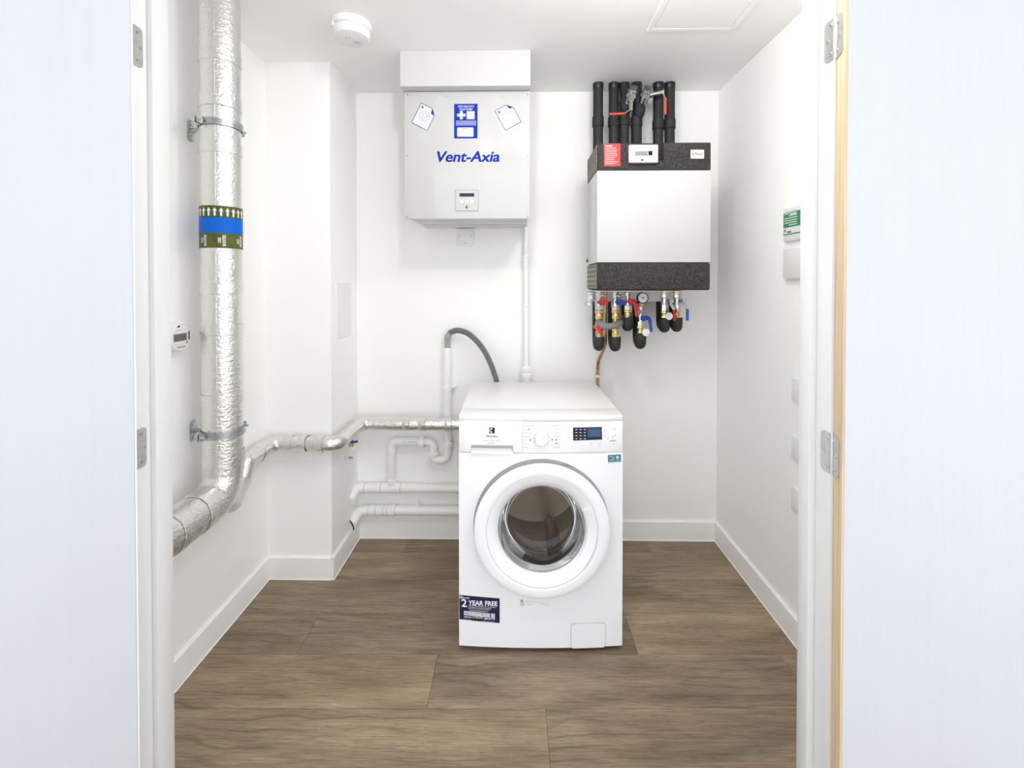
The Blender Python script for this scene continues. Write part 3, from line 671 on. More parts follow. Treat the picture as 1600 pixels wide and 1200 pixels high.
e = MB(); e.cyl((W(571, 763).x, YW, zh), (W(628, 763).x, YW, zh), .0248, n=28, bev=.0015); e.tube(fillet([(xd, YW, wz(752)), (xd, YW, zh + .01), (W(592, 766).x, YW, zh)], .03, 6), .0225, 24); e.build('branch_tee', 'pvc', t)
e = MB(); e.tube(fillet([(W(573, 765).x, YW, zh), (W(557, 766).x, YW - .004, zh), (XN, YW - .075, zh - .035)], .045, 8), .0246, 28); e.build('elbow', 'pvc', t)
e = MB()
for px in (570.5, 596, 626.5): e.lathe([(.0256, -.002), (.0260, 0), (.0256, .002)], (W(px, 765).x, YW, zh), UX, 28)
e.build('pipe_joint', 'shade', t)
t = thing('waste_pipe', 'lower white waste pipe just above the back skirting', 'pipe', W(620, 798))
z2 = W(640, 797.6).z
e = MB(); e.cyl((W(616, 798).x, YW, z2), (xe, YW, z2), .0240, n=28); e.build('main_pipe', 'pvc', t)
e = MB(); e.cyl((W(577, 798).x, YW, z2), (W(618, 798).x, YW, z2), .0262, n=28, bev=.001); e.cyl((W(613.5, 798).x, YW, z2), (W(618, 798).x, YW, z2), .0290, n=28, bev=.002); e.build('coupling', 'pvc', t)
e = MB(); e.tube(fillet([(W(578, 798).x, YW, z2), (W(562, 799).x, YW - .004, z2), (XN + .004, YW - .078, z2 - .035)], .045, 8), .0255, 28); e.build('elbow', 'pvc', t)
e = MB(); e.lathe([(.0265, -.003), (.0285, 0), (.0265, .003), (.0255, .0)], (XN + .004, YW - .078, z2 - .035), (1, .9, .4), 28); e.build('wall_seal', 'rubber', t)
e = MB()
for px in (577, 588, 600, 606): e.lathe([(.0268, -.0015), (.0272, 0), (.0268, .0015)], (W(px, 798).x, YW, z2), UX, 28)
e.build('pipe_joint', 'shade', t)
xc = W(652, 798).x
e = MB(); e.lathe([(.0245, -.008), (.0272, -.008), (.0272, .008), (.0245, .008)], (xc, YW, z2), UX, 28); e.obox((xc + .006, YW - .004, z2 + .034), V((1, 0, .3)).normalized(), V((0, 1, 0)), V((-.3, 0, 1)).normalized(), .008, .008, .010, .001, 1); e.box(xc - .007, xc + .007, YW, YB, z2 - .012, z2 + .012); e.build('pipe_clip', 'pvc', t)

# corrugated drain hose from the standpipe over to the machine
t = thing('drain_hose', 'grey ribbed drain hose arching from standpipe to washing machine', 'hose', (sx, YW, wz(543)))
hp = [(sx, YW, wz(560)), (sx, YW, wz(536)), W(699.2, 527, 2.335), W(703, 520, 2.33), W(710, 517, 2.325), W(718, 516.6, 2.315), W(731, 521, 2.30), W(745, 533, 2.285), W(757, 549, 2.27), W(766, 567, 2.255), W(772, 583, 2.245), W(776, 597, 2.24), W(779, 625, 2.24), W(779, 660, 2.24)]
hpath = dense(smoothpath(hp[2:], 10), .0022)
MB().tube(hpath, lambda u_: .0128 + .0015 * (1 if int(round(u_ * (len(hpath) - 1))) % 3 else -1), 18).build('corrugated_hose', 'hose', t, smooth=60)
e = MB(); e.tube(smoothpath(hp[:4], 5), .0148, 20); e.cyl(hp[2] + V((0, 0, -.004)), hp[2] + V((.002, 0, .008)), .0165, n=20, bev=.001); e.build('elbow_end', 'grey', t)

# ------------------------------------------------------------------ heat interface unit
HY, HB = 1.93, 2.20
hx0 = PY(933.5, 300, HY).x; hx1 = PY(1110.7, 300, HY).x; zt = PY(1070, 222.5, HY).z; zm1 = PY(1000, 266, HY).z; zm0 = PY(1000, 410.3, HY).z; zb = PY(1000, 453.3, HY).z
t = thing('heat_interface_unit', 'white heating unit with black foam top and bottom on back wall', 'heating unit', ((hx0 + hx1) / 2, HB, zb))
xn0, xn1 = PY(1028.5, 240, HY).x, PY(1036.7, 240, HY).x; zn = PY(1030, 252.5, HY).z
e = MB(); e.box(hx0, xn0, HY, HB, zn, zt - .002, .004, 2); e.box(xn1, hx1, HY, HB, zn, zt, .004, 2); e.box(hx0, hx1, HY, HB, zm1, zn + .004, .004, 2); e.box(xn0 - .01, xn1 + .01, HY + .03, HB, zn - .01, zt - .01)
up = e.build('foam_top', 'epp', t); up['label'] = 'speckled black foam top half'
e = MB(); e.box(hx0, hx1, HY, HB, zb, zm0, .008, 3); lw = e.build('foam_base', 'epp', t); lw['label'] = 'speckled black foam base'
def dots(z0, z1, par):
    sp = MB().box(hx0 - .0015, hx0, HY + .012, HB - .004, z0 + .006, z1 - .004).build('side_panel', 'eppside', par, smooth=0)
    e = MB()
    for r_ in range(5):
        for c_ in range(9):
            y_ = HY + .03 + c_ * .027; z_ = z0 + .016 + r_ * (z1 - z0 - .03) / 4
            e.obox((hx0 - .0016, y_, z_), V((0, .8, .6)), V((1, 0, 0)), V((0, -.6, .8)), .0068, .0005, .0028)
    e.build('side_dimple', 'epp', sp, smooth=0)
dots(zm1, zt, up); dots(zb, zm0, lw)
e = MB(); e.box(hx0 - .002, hx1 + .001, HY - .001, HB - .01, zm0 + .0005, zm1 - .0005, .004, 2); e.build('front_cover', 'enamel', t)
ck = MB(); q = V((hx0 - .003, HB - .012, zm0 + .02)); ck.ball(q, .008, 12, (.5, 1, 1)); ck.build('cover_catch', 'black', t)
# controller
a, b = PY(983.2, 226, HY - .022), PY(1028.4, 253.3, HY - .022)
cp = MB().box(a.x, b.x, HY - .022, HY - .001, b.z, a.z, .003, 2).build('controller', 'plastic', t)
a, b = PY(992.3, 236.3, HY - .022), PY(1012, 243.6, HY - .022); MB().box(a.x, b.x, HY - .0226, HY - .02, b.z, a.z).build('display', 'lcd', cp, smooth=0)
a, b = PY(1013, 236, HY - .022), PY(1019.4, 242.7, HY - .022); MB().box(a.x, b.x, HY - .0235, HY - .02, b.z, a.z, .0005, 1).build('button', 'black', cp)
a, b = PY(1001.3, 249, HY - .022), PY(1005.6, 250.9, HY - .022); MB().box(a.x, b.x, HY - .0226, HY - .02, b.z, a.z).build('port', 'black', cp, smooth=0)
e = MB()
for px in (1014, 1018): e.lathe([(.0055, 0), (.0055, .0003), (.0048, .0003)], PY(px, 247, HY - .022), NY, 16)
e.build('button_ring', 'faint', cp)
MB().lathe([(.0035, 0), (0, .0006)], PY(1067.2, 252.6, HY), NY, 16).build('plug_hole', 'black', t)
# red label
s = plate_px([(943.3, 224.8), (969.3, 224.4), (969.2, 259.8), (944, 259.8)], HY, .001, 'sticker', 'label_red', t); s['label'] = 'red sticker with pale print'
e = MB()
random.seed(3)
for k in range(9): line_px(e, (945.3, 231.4 + k * 3.05), (945.3 + random.uniform(15, 22), 231.3 + k * 3.05), HY - .001, .0034, .0002)
e.build('text_line', 'label_pink', s, smooth=0); e = MB(); line_px(e, (945.6, 228), (956.8, 227.9), HY - .001, .0046, .0002); e.build('text_line', 'paper', s, smooth=0)
# maker's label: small red flame and word
s = plate_px(rrect(1079.1, 234, 1100, 247.9, 1), HY, .001, 'sticker', 'paper', t); s['label'] = 'small white sticker with orange-red print'
e = MB(); e.prism(fpoly([(1083, 238.6), (1084, 240.4), (1084, 241.8), (1083, 242.6), (1082, 241.8), (1082, 240.4)], HY - .001), NY * .0003); e.build('print', 'red', s, smooth=0)
text('Pleators', .0135, PY(1092.2, 240.4, HY - .001), UX, UZ, 'orange', s, width=12.4 * HY / F, bold=.02)
e = MB(); line_px(e, (1086.5, 243.5), (1098, 243.3), HY - .001, .0016, .0002); e.build('text_line', 'cream', s, smooth=0)
# mounting rail below
a, b = PY(917, 456.3, 2.19), PY(1075, 471, 2.19)
e = MB(); e.box(a.x, PY(1066, 471, 2.19).x, 2.19, 2.194, b.z, a.z + .01); e.box(a.x, PY(1077, 456, 2.0).x - .02, 1.96, 2.19, zb - .006, zb - .003); e.build('mounting_rail', 'laminate', t, smooth=0)
a, b = PY(917, 457, 2.17), PY(929, 471.5, 2.17)
e = MB(); e.box(a.x, b.x, 2.165, 2.172, b.z, a.z + .004, .001, 1); e.box(a.x + .004, a.x + .024, 2.17, 2.25, b.z - .022, b.z + .004, .001, 1); e.build('wall_bracket', 'zinc', t, smooth=0)
e = MB(); e.cyl(PY(923, 464.5, 2.165) , PY(923, 464.5, 2.158), .008, n=6); e.cyl(PY(919.8, 475, 2.165), PY(919.8, 475, 2.156), .007, n=6); e.build('bolt', 'zinc', t, smooth=0)

# insulated pipes: down from the ceiling, behind the unit, and round under it up to a valve
YP, YQ, RP = 2.285, 2.10, .0246
topx = (934.5, 959.0, 975.2, 994.6, 1028.6, 1046.4); bx = (.397, .474, .540, .597, .712, .774); fpx = (935.5, 961.5, 980.8, 1000.8, 1038.3, 1057.6)
bot = (546, 547, 516, 543, 518, 517); ftop = (526.5, 526.5, 496, 520.5, 496.5, 496.5); slv = ((180, 196), (182, 196), (181, 195), (181, 196), (186, 200.5), (184.5, 200))
ords = ('first', 'second', 'third', 'fourth', 'fifth', 'sixth')
FX_ = []
for i in range(6):
    xt_ = PY(topx[i], 150, YP).x; xf = PY(fpx[i], 500, YQ).x; zc_ = PY(1000, bot[i], 2.17).z + RP; zf = PY(1000, ftop[i], YQ).z; FX_.append(xf)
    t = thing('insulated_pipe', '%s black foam-insulated pipe from the left above the heating unit' % ords[i], 'pipe', (xt_, YP, zc_), group='insulated pipes of the heating unit')
    xm = (xt_ + bx[i]) / 2
    p_ = [(xt_, YP, ZC), (xt_, YP, 1.95), (bx[i], YP, 1.2), (bx[i], YP, zc_), (xf, YQ, zc_), (xf, YQ, zf)]
    if i == 2: p_ = [(xt_, YP, ZC), (xt_ + .002, YP - .012, 2.22), (xt_, YP, 2.13)] + p_[1:]
    if i == 3: p_ = [(xt_, YP, ZC), (xt_ - .004, YP - .02, 2.25), (xt_ + .006, YP - .012, 2.19), (xt_, YP, 2.13)] + p_[1:]
    MB().tube(dense(fillet(p_, .045, 8), .03), RP if i not in (3,) else RP + .001, 24).build('foam_tube', 'foam', t, smooth=50)
    z0_, z1_ = PY(1000, slv[i][1], YP - .02).z, PY(1000, slv[i][0], YP - .02).z
    MB().lathe([(RP, z0_), (RP + .0038, z0_ + .001), (RP + .0036, z1_ - .001), (RP, z1_)], (xt_, YP, 0), UZ, 24).build('foam_sleeve', 'foam', t)
    MB().lathe([(RP + .0006, ZC - .026), (RP + .0016, ZC - .024), (RP + .0014, ZC)], (xt_, YP, 0), UZ, 24).build('tape_collar', 'tape', t)
    if i in (2, 3):
        MB().ball((xt_ + (.004 if i == 2 else .008), YP - .014, 2.20 if i == 2 else 2.175), .032, 18, (.95, .95, 1.7)).build('foam_wrap', 'foam', t)
# valves above
def hexv(mb, p, ax, r, h, n=6): p = V(p); ax = V(ax).normalized(); mb.cyl(p - ax * h, p + ax * h, r, n=n, bev=min(.0012, h * .3))
def drain_valve(label, nut, body, arm, wire, grip0, grip1, Y):
    t = thing('drain_valve', label, 'valve', PY(*body, Y), group='red-handled valves above the heating unit')
    n0, b0, a1 = PY(*nut, Y - .02), PY(*body, Y), PY(*arm, Y - .012)
    ax = (n0 - V(b0)).normalized()
    e = MB(); e.cyl(b0 - ax * .035, n0, .020, n=24, bev=.002); hexv(e, b0 + ax * .006, ax, .0255, .009); e.cyl(n0 - ax * .012, n0 - ax * .006, .0255, n=24, bev=.001); e.build('body', 'nickel', t, smooth=30)
    e = MB(); hexv(e, n0 + ax * .004, ax, .0205, .011); e.build('cap_nut', 'gunmetal', t, smooth=0)
    e = MB(); d = (a1 - b0).normalized(); e.cyl(b0, b0 + d * .03, .0155, n=20, bev=.001); e.cyl(b0 + d * .02, a1, .0105, n=20, bev=.001); e.cyl(a1 + V((0, -.014, 0)), a1 + V((0, .004, 0)), .006, n=12); e.build('spindle', 'nickel', t, smooth=30)
    w = [a1 + V((0, -.012, 0)), PY(*wire, Y - .024), PY(*grip0, Y - .028)]; e = MB()
    e.tube(w, .0026, 8); e.build('lever_arm', 'nickel', t)
    g0, g1 = PY(*grip0, Y - .028), PY(*grip1, Y - .028); e = MB(); e.cyl(g0, g1, .0062, .0056, 14, bev=.002); e.build('lever_grip', 'orange', t)['label'] = 'orange-red lever grip'
drain_valve('nickel drain valve with its orange-red lever lying horizontal, before the insulated pipes', (989.5, 139.5), (985.6, 151), (985.5, 172), (979, 174.5), (976, 177.5), (952, 178.5), 2.225)
drain_valve('nickel drain valve with its orange-red lever hanging down, before the insulated pipes', (1011.5, 140), (1008, 150), (1034, 144.5), (1037.5, 149), (1039.6, 153), (1039.4, 179.5), 2.225)

# valves below
kq = YQ / F
def stack(x, items, Y=YQ):
    out = []
    for y0_, y1_, hw, kind, m_ in items:
        if not out or out[-1][0] != m_: out.append((m_, MB()))
        mb = out[-1][1]; z0_, z1_ = PY(1000, y1_, Y).z, PY(1000, y0_, Y).z
        mb.cyl((x, Y, z0_), (x, Y, z1_), hw * kq * 1.17, n=6 if kind == 'h' else 22, bev=min(.0012, (z1_ - z0_) * .25))
    return out
def valve(label, i, items, handle):
    x = FX_[i]; t = thing('isolation_valve', label, 'valve', (x, YQ, PY(1000, items[-1][1], YQ).z), group='valves under the heating unit')
    for m_, mb in stack(x, items): mb.build({'nickel': 'body', 'brass': 'fitting', 'copper': 'pipe_end'}[m_], m_, t, smooth=30)
    handle(t, x); return t
def butterfly(m_, dx, py, hw):
    def f(t, x):
        z = PY(1000, py, YQ).z; y = YQ - .026
        e = MB(); e.cyl((x, YQ, z), (x, y + .004, z), .006, n=14); e.build('spindle', 'nickel', t)
        e = MB(); xx = x + dx * kq; w_ = hw * kq
        pts = []
        for k in range(24):
            aa = 2 * pi * k / 24; r_ = .55 + .45 * abs(cos(aa)); pts.append(V((xx + w_ * cos(aa), y, z + .0125 * sin(aa) * (1.25 - .35 * abs(cos(aa))))))
        e.prism(pts, V((0, -.006, 0))); e.cyl((xx - w_ * .15, y, z), (xx - w_ * .15, y - .011, z), .008, n=16, bev=.001); e.build('handle', m_, t)['label'] = ('red' if m_ == 'red' else 'blue') + ' wing handle'
    return f
def bleed(t, x, py, dx):
    z = PY(1000, py, YQ).z; e = MB(); e.cyl((x, YQ - .004, z + .004), (x + dx * kq, YQ - .012, z), .006, n=14, bev=.001); e.cyl((x + dx * kq * .75, YQ - .010, z + .001), (x + dx * kq * 1.05, YQ - .013, z), .0085, n=14, bev=.001); e.build('bleed_plug', 'nickel', t)
def h1(t, x):
    butterfly('red', 4.5, 472, 8.8)(t, x); bleed(t, x, 462.5, 7.5)
    a, b = PY(928.5, 509, YQ - .03), PY(940, 520.5, YQ - .03); d = (b - a).normalized(); n = d.cross(NY)
    MB().obox((a + b) / 2, d, NY, n, (b - a).length / 2, .006, .0075, .002, 2).build('drain_lever', 'brightred', t)['label'] = 'bright red drain lever'
    e = MB(); e.cyl(PY(935, 513, YQ), PY(934.5, 514.5, YQ - .028), .007, n=14); e.build('spindle', 'brass', t)
valve('first valve from left under the heating unit, red wing handle above bright red lever', 0, [
    (453, 457.5, 4.6, 'c', 'brass'), (457.5, 466, 4.7, 'h', 'nickel'), (466, 475, 3.6, 'c', 'nickel'), (468.5, 477.5, 5.2, 'c', 'nickel'), (477, 483.8, 5.3, 'h', 'nickel'), (483.8, 485.4, 4.4, 'c', 'nickel'),
    (485.4, 489, 5.4, 'h', 'brass'), (489, 495, 4.2, 'c', 'brass'), (494, 498.5, 4.9, 'h', 'brass'), (498.5, 503, 3.4, 'c', 'brass'), (503, 511, 4.3, 'c', 'brass'), (511, 520, 3.6, 'c', 'brass'), (519, 527.5, 4.6, 'c', 'copper')], h1)
def h2(t, x): butterfly('blue', 5.2, 472, 8)(t, x); bleed(t, x, 463, 6.5)
valve('second valve from left under the heating unit, with a blue wing handle', 1, [
    (453, 457, 4.2, 'c', 'brass'), (457, 466, 4.3, 'h', 'nickel'), (466, 472, 3.6, 'c', 'nickel'), (469, 479, 5.8, 'c', 'nickel'), (479, 485.6, 5.4, 'h', 'nickel'),
    (485.6, 489, 5.6, 'h', 'brass'), (489, 494, 4.2, 'c', 'brass'), (493.5, 498, 4.8, 'h', 'brass'), (498, 513, 3.1, 'c', 'brass'), (513, 517.5, 4.9, 'h', 'brass'), (517.5, 521, 4.2, 'c', 'brass'), (520.5, 527.5, 4.9, 'h', 'brass')], h2)
def crank(m_, pts, Y, w0, w1):
    def f(t, x):
        P_ = [PY(px, py, Y) for px, py in pts]; e = MB(); sp_ = smoothpath(P_, 6); k = len(sp_)
        e.tube([V(p) for p in sp_], lambda u_: w0 + (w1 - w0) * u_, 10); e.warp(lambda p: (p.x, Y + (p.y - Y) * .55, p.z))
        e.cyl(P_[0] + V((0, .01, 0)), P_[0] + V((0, -.006, 0)), w0 * 1.15, n=16, bev=.001)
        e.build('handle', m_, t)['label'] = ('red' if 'red' in m_ else 'blue') + ' lever handle'
        e = MB(); e.cyl((x, YQ, P_[0].z), (P_[0].x, Y + .004, P_[0].z), .0055, n=12); e.build('spindle', 'nickel', t)
    return f
valve('third valve from left under the heating unit, with a red crank lever', 2, [
    (453, 457, 3.6, 'c', 'brass'), (457, 463, 3.7, 'h', 'nickel'), (463, 468, 2.8, 'c', 'nickel'), (467, 477.5, 4.0, 'c', 'nickel'), (477, 484.5, 5.2, 'h', 'nickel'),
    (484.5, 488, 5.2, 'h', 'brass'), (488, 493.5, 4.1, 'c', 'brass'), (493, 497.5, 3.8, 'h', 'brass')], crank('red', [(985.5, 471), (990.5, 471.5), (993, 477), (994.2, 487), (994.8, 494.5)], YQ - .035, .0115, .0072))
def h4(t, x):
    crank('blue', [(1005.5, 497.5), (1011, 496.5), (1015, 500), (1016.5, 509), (1018, 518.5)], YQ - .035, .0105, .0055)(t, x)
valve('fourth valve from left under the heating unit, blue crank lever below the gauge', 3, [
    (453, 456, 4.8, 'c', 'brass'), (456, 475, 2.6, 'c', 'brass'), (474, 479, 3.8, 'h', 'brass'), (479, 484.5, 3.4, 'c', 'nickel'), (484, 489.5, 4.3, 'h', 'nickel'), (489.5, 503, 4.0, 'c', 'nickel'), (502, 510, 4.6, 'h', 'nickel'),
    (509.5, 513, 5.2, 'h', 'brass'), (513, 518, 3.9, 'c', 'brass'), (517.5, 521.5, 4.2, 'h', 'brass')], h4)
def ballv(m_, bolt, mid, g0, g1):
    def f(t, x):
        Y = YQ - .03; a, b, c, d = (PY(*q, Y) for q in (bolt, mid, g0, g1))
        e = MB(); e.cyl((x, YQ, a.z), (a.x, Y + .006, a.z), .0075, n=14); e.build('spindle', 'nickel', t)
        e = MB(); n1 = V((.006, 0, .0035)); e.prism([a - n1 + V((0, 0, .004)), a + n1 + V((0, 0, .004)), b + n1, c + V((.0055, 0, 0)), c - V((.0055, 0, 0)), b - n1], V((0, -.003, 0))); e.build('lever_arm', 'zinc', t, smooth=0)
        e = MB(); e.cyl(a + V((0, .004, 0)), a + V((0, -.010, 0)), .0105, n=6, bev=.001); e.build('lever_nut', 'zinc', t, smooth=0)
        e = MB(); e.obox((c + d) / 2 + V((0, -.002, 0)), UX, V((0, 1, 0)), (c - d).normalized(), .0062, .0045, (c - d).length / 2, .0035, 3); e.build('lever_grip', m_, t)['label'] = ('red' if m_ == 'red' else 'blue') + ' lever grip'
    return f
big = [(453, 457.5, 5.1, 'c', 'brass'), (457, 459.5, 4.3, 'h', 'brass'), (459.5, 465, 4.2, 'h', 'nickel'), (465, 474, 5.0, 'c', 'nickel'), (473.5, 475.5, 4.5, 'c', 'nickel'), (475.5, 486, 4.9, 'h', 'nickel'), (486, 489, 5.2, 'h', 'brass'), (489, 493, 3.8, 'c', 'brass'), (492.5, 498, 4.6, 'h', 'brass')]
valve('second valve from right under the heating unit, with a red lever grip', 4, big, ballv('red', (1048.5, 470.5), (1048, 475), (1053, 484), (1053.6, 501.5)))
valve('rightmost valve under the heating unit, with a blue lever grip', 5, big, ballv('gripblue', (1068.3, 470.5), (1068.5, 474.5), (1073.8, 483), (1073.7, 501)))
# gauge
gq = PY(1004.3, 465.6, YQ - .045)
t = thing('pressure_gauge', 'round pressure gauge with black rim below the heating unit', 'gauge', gq)
MB().lathe([(0, -.02), (.022, -.02), (.0245, -.016), (.0245, .004), (.0215, .005), (.0215, 0)], gq, NY, 40).build('case', 'black', t)
MB().lathe([(.0216, .0015), (0, .0015)], gq, NY, 40).build('dial_face', 'paper', t)
e = MB(); d = V((cos(radians(-25)), 0, sin(radians(-25)))); n = d.cross(NY)
e.prism([gq - d * .017 + NY * .002, gq + d * .006 - n * .002 + NY * .002, gq + d * .010 + NY * .002, gq + d * .006 + n * .002 + NY * .002], NY * .0006); e.lathe([(.0038, .002), (.0034, .0035), (0, .0036)], gq, NY, 16); e.build('needle', 'red', t, smooth=0)
e = MB()
for k in range(11):
    aa = radians(225 - 27 * k); d = V((cos(aa), 0, sin(aa))); n = d.cross(NY) * .0005; e.prism([gq + d * .0165 - n + NY * .0016, gq + d * .0195 - n + NY * .0016, gq + d * .0195 + n + NY * .0016, gq + d * .0165 + n + NY * .0016], NY * .0003)
e.build('dial_mark', 'ink', t, smooth=0)
MB().cyl(gq + V((0, .016, -.002)), V((FX_[3], YQ, gq.z - .002)), .006, n=12).build('stem', 'brass', t)
# tags
for lab, px, py, Y, ty in (('round white tag hanging over the fourth valve under the heating unit', 1009, 519.3, YQ - .055, 501), ('round white tag hanging beside the red lever grip under the heating unit', 1045.5, 494, YQ - .045, 478)):
    q = PY(px, py, Y); g = thing('valve_tag', lab, 'tag', q, group='round valve tags')
    MB().lathe([(0, 0), (.0168, 0), (.0168, .0012), (0, .0012)], q, V((.12, -1, .05)), 32).build('disc', 'paper', g)
    MB().tube([q + V((.0, -.001, .013)), PY(px + .3, (py + ty) / 2, Y - .002), PY(px + .4, ty, Y + .012)], .0006, 6).build('cord', 'rubber', g)
q = PY(1062.8, 490, YQ - .03); g = thing('valve_tag', 'white tag seen nearly edge-on behind the rightmost valve grip', 'tag', q)
MB().lathe([(0, 0), (.0168, 0), (.0168, .0012), (0, .0012)], q, V((1, -.33, 0)), 32).build('disc', 'paper', g)
MB().tube([q + V((0, 0, .014)), PY(1063.4, 470, YQ - .03)], .0006, 6).build('cord', 'rubber', g)
# grey foam link and copper pipe
t = thing('foam_link_pipe', 'short grey foam-covered pipe curving across under the first two valves', 'pipe', PY(950, 510, YQ - .05))
MB().tube(smoothpath([PY(936.5, 503, YQ - .01), PY(939, 507, YQ - .04), PY(946, 510, YQ - .055), PY(955, 509.6, YQ - .05), PY(964, 507, YQ - .03), PY(972, 502, YQ + .02), PY(976, 496, YQ + .09)], 8), .0148, 20).build('foam_tube', 'greyfoam', t)
t = thing('copper_pipe', 'bare copper pipe dropping from the heating unit to behind the washing machine', 'pipe', PY(934, 596, 2.35))
MB().tube(fillet([PY(946, 452, 2.17), PY(945.5, 540, 2.19), PY(934, 566, 2.355), V((PY(934, 640, 2.355).x, 2.355, .11))], .08, 8), .0085, 16).build('pipe', 'copper', t)
q = PY(933.6, 587.3, 2.355); e = MB(); e.lathe([(.0088, -.007), (.0125, -.007), (.0125, .007), (.0088, .007)], q, UZ, 20); e.box(q.x - .014, q.x + .014, q.y + .006, YB, q.z - .006, q.z + .006); e.build('pipe_clip', 'plastic', t)

# ------------------------------------------------------------------ washing machine (own coordinates: x right, y back, z up, front at y=0)
WO = V((.0852, 1.650, 0)); WR = Matrix.Rotation(YAW, 3, 'Z'); WRi = WR.inverted()
t = thing('washing_machine', 'white front-loading washing machine with round glass door', 'washing machine', WO, YAW, local=True)
HW, BUL = .2945, .012
def fy(x): return -BUL * (1 - min(1, (x / HW) ** 2))
def ML(px, py, yl=-.010):
    o = WRi @ (V((0, 0, H)) - WO); d = WRi @ ray(px, py); return o + d * ((yl - o.y) / d.y)
def bend(p): return (p.x, p.y + fy(p.x), p.z)
def curved(x0, x1, z0, z1, y0, y1, n=14, bev=0):                 # slab that follows the bowed front
    mb = MB(); b = bmesh.new(); bmesh.ops.create_cube(b, size=1)
    for q in b.verts: q.co = V(((x0 + x1) / 2 + q.co.x * (x1 - x0), (y0 + y1) / 2 + q.co.y * (y1 - y0), (z0 + z1) / 2 + q.co.z * (z1 - z0)))
    if bev: bmesh.ops.bevel(b, geom=b.edges[:], offset=bev, segments=2, profile=.5, affect='EDGES')
    for k in range(1, n): 
        bmesh.ops.bisect_plane(b, geom=b.verts[:] + b.edges[:] + b.faces[:], plane_co=(x0 + (x1 - x0) * k / n, 0, 0), plane_no=(1, 0, 0))
    return mb.bm(b).warp(bend)
def onface(p0, p1, th, name, m_, par, base=0., n=6): 
    a, b = ML(*p0), ML(*p1); return curved(a.x, b.x, b.z, a.z, -base - th, -base, n).build(name, m_, par, smooth=20)
def facepoly(pts, th, name, m_, par, base=0.): return MB().prism([V((q.x, -base, q.z)) for q in (ML(*p) for p in pts)], V((0, -th, 0))).warp(bend).build(name, m_, par, smooth=0)
def ftext(s_, size_px, c_, m_, par, width_px, base=0., **k): 
    q = ML(*c_); return text(s_, size_px * 1.65 / F, (q.x, -base, q.z), UX, UZ, m_, par, width=width_px * 1.65 / F, warp=bend, **k)
def fline(mb, p, q, w=.0008, base=0., th=.0002):
    a, b = ML(*p), ML(*q); d = V((b.x - a.x, 0, b.z - a.z)).normalized(); n = V((-d.z, 0, d.x)) * w / 2; A = V((a.x, -base, a.z)); B = V((b.x, -base, b.z))
    mb.prism([A - n, B - n, B + n, A + n], V((0, -th, 0)))
zcp = ML(845, 708.5).z; ztop = .85; zcb = ML(845, 657).z
e = MB(); e.box(-HW + .0005, -HW + .006, .012, .553, .018, .83); e.box(HW - .006, HW - .0005, .012, .553, .018, .83); e.box(-HW, HW, .545, .553, .018, .83); e.box(-HW, HW, .012, .553, .014, .022); e.build('cabinet', 'enamel', t, smooth=0)
e = curved(-HW, HW, .832, ztop, -.001, .1, bev=.003)
e.box(-HW, HW, .095, .558, .832, ztop, .003, 2); e.build('worktop', 'laminate', t)
cpn = curved(-HW, HW, zcp + .0015, .831, 0, .05, bev=.003).build('control_panel', 'front', t)
# front panel with the round recess
dc = ML(847.3, 832.5, -.060); rc = ML(845.3, 822, -.008); cxx, czz = dc.x, rc.z; RR = .2440
angs = sorted([2 * pi * k / 120 for k in range(120)] + [atan2(sz, sx_) % (2 * pi) for sz, sx_ in ((zcp - czz, HW - cxx), (zcp - czz, -HW - cxx), (.016 - czz, HW - cxx), (.016 - czz, -HW - cxx))])
vs, fs = [], []; n_ = len(angs); TT = (0, .12, .3, .6, 1)
for aa in angs:
    c_, s_ = cos(aa), sin(aa); tx = ((HW if c_ > 0 else -HW) - cxx) / c_ if abs(c_) > 1e-6 else 1e9; tz = ((zcp if s_ > 0 else .016) - czz) / s_ if abs(s_) > 1e-6 else 1e9
    R1 = min(tx, tz)
    for tt in TT: r_ = RR + (R1 - RR) * tt; vs.append(V((cxx + c_ * r_, fy(cxx + c_ * r_), czz + s_ * r_)))
    vs.append(V((cxx + c_ * R1, fy(cxx + c_ * R1) + .014, czz + s_ * R1)))
    for r_, y_ in ((RR - .0015, .003), (RR - .010, .016), (RR - .024, .027), (.200, .031)): vs.append(V((cxx + c_ * r_, y_, czz + s_ * r_)))
k = len(TT) + 1 + 4
for i in range(n_):
    j = (i + 1) % n_
    seq = list(range(k - 1, len(TT), -1)) + list(range(len(TT) + 1))
    seq = [k - 1, k - 2, k - 3, k - 4, 0, 1, 2, 3, 4, 5]
    for a_, b_ in zip(seq, seq[1:]): fs.append((i * k + a_, j * k + a_, j * k + b_, i * k + b_))
MB().add(vs, fs).build('front_panel', 'front', t, smooth=30)
# door
yd = -.012
DP = V((cxx, 0, dc.z)); ax = V((0, -1, 0))
e = MB(); e.lathe([(.166, .0), (.195, -.004), (.206, .008), (.217, .024), (.2295, .037), (.2365, .0435), (.2382, .0485), (.2362, .0540), (.230, .0575), (.221, .0592), (.208, .0595), (.1965, .0590), (.1945, .0572), (.1925, .0588), (.176, .0530), (.1580, .0400), (.1548, .0340), (.1548, .026), (.160, .012), (.166, .0)], DP, ax, 96)
dr = e.build('door', 'front', t, smooth=40)
MB().lathe([(.1938, .0572), (.1938, .0594), (.1952, .0594), (.1952, .0572)], DP, ax, 96).build('ring_line', 'shade', dr)
e = MB()                                                           # bowl: double-walled glass
e.lathe([(.1530, .030), (.1515, .012), (.1450, -.015), (.1330, -.048), (.124, -.062), (.10, -.068), (.05, -.072), (0, -.073), ], DP, ax, 72)
e.build('glass_bowl', 'glass', dr, smooth=60)
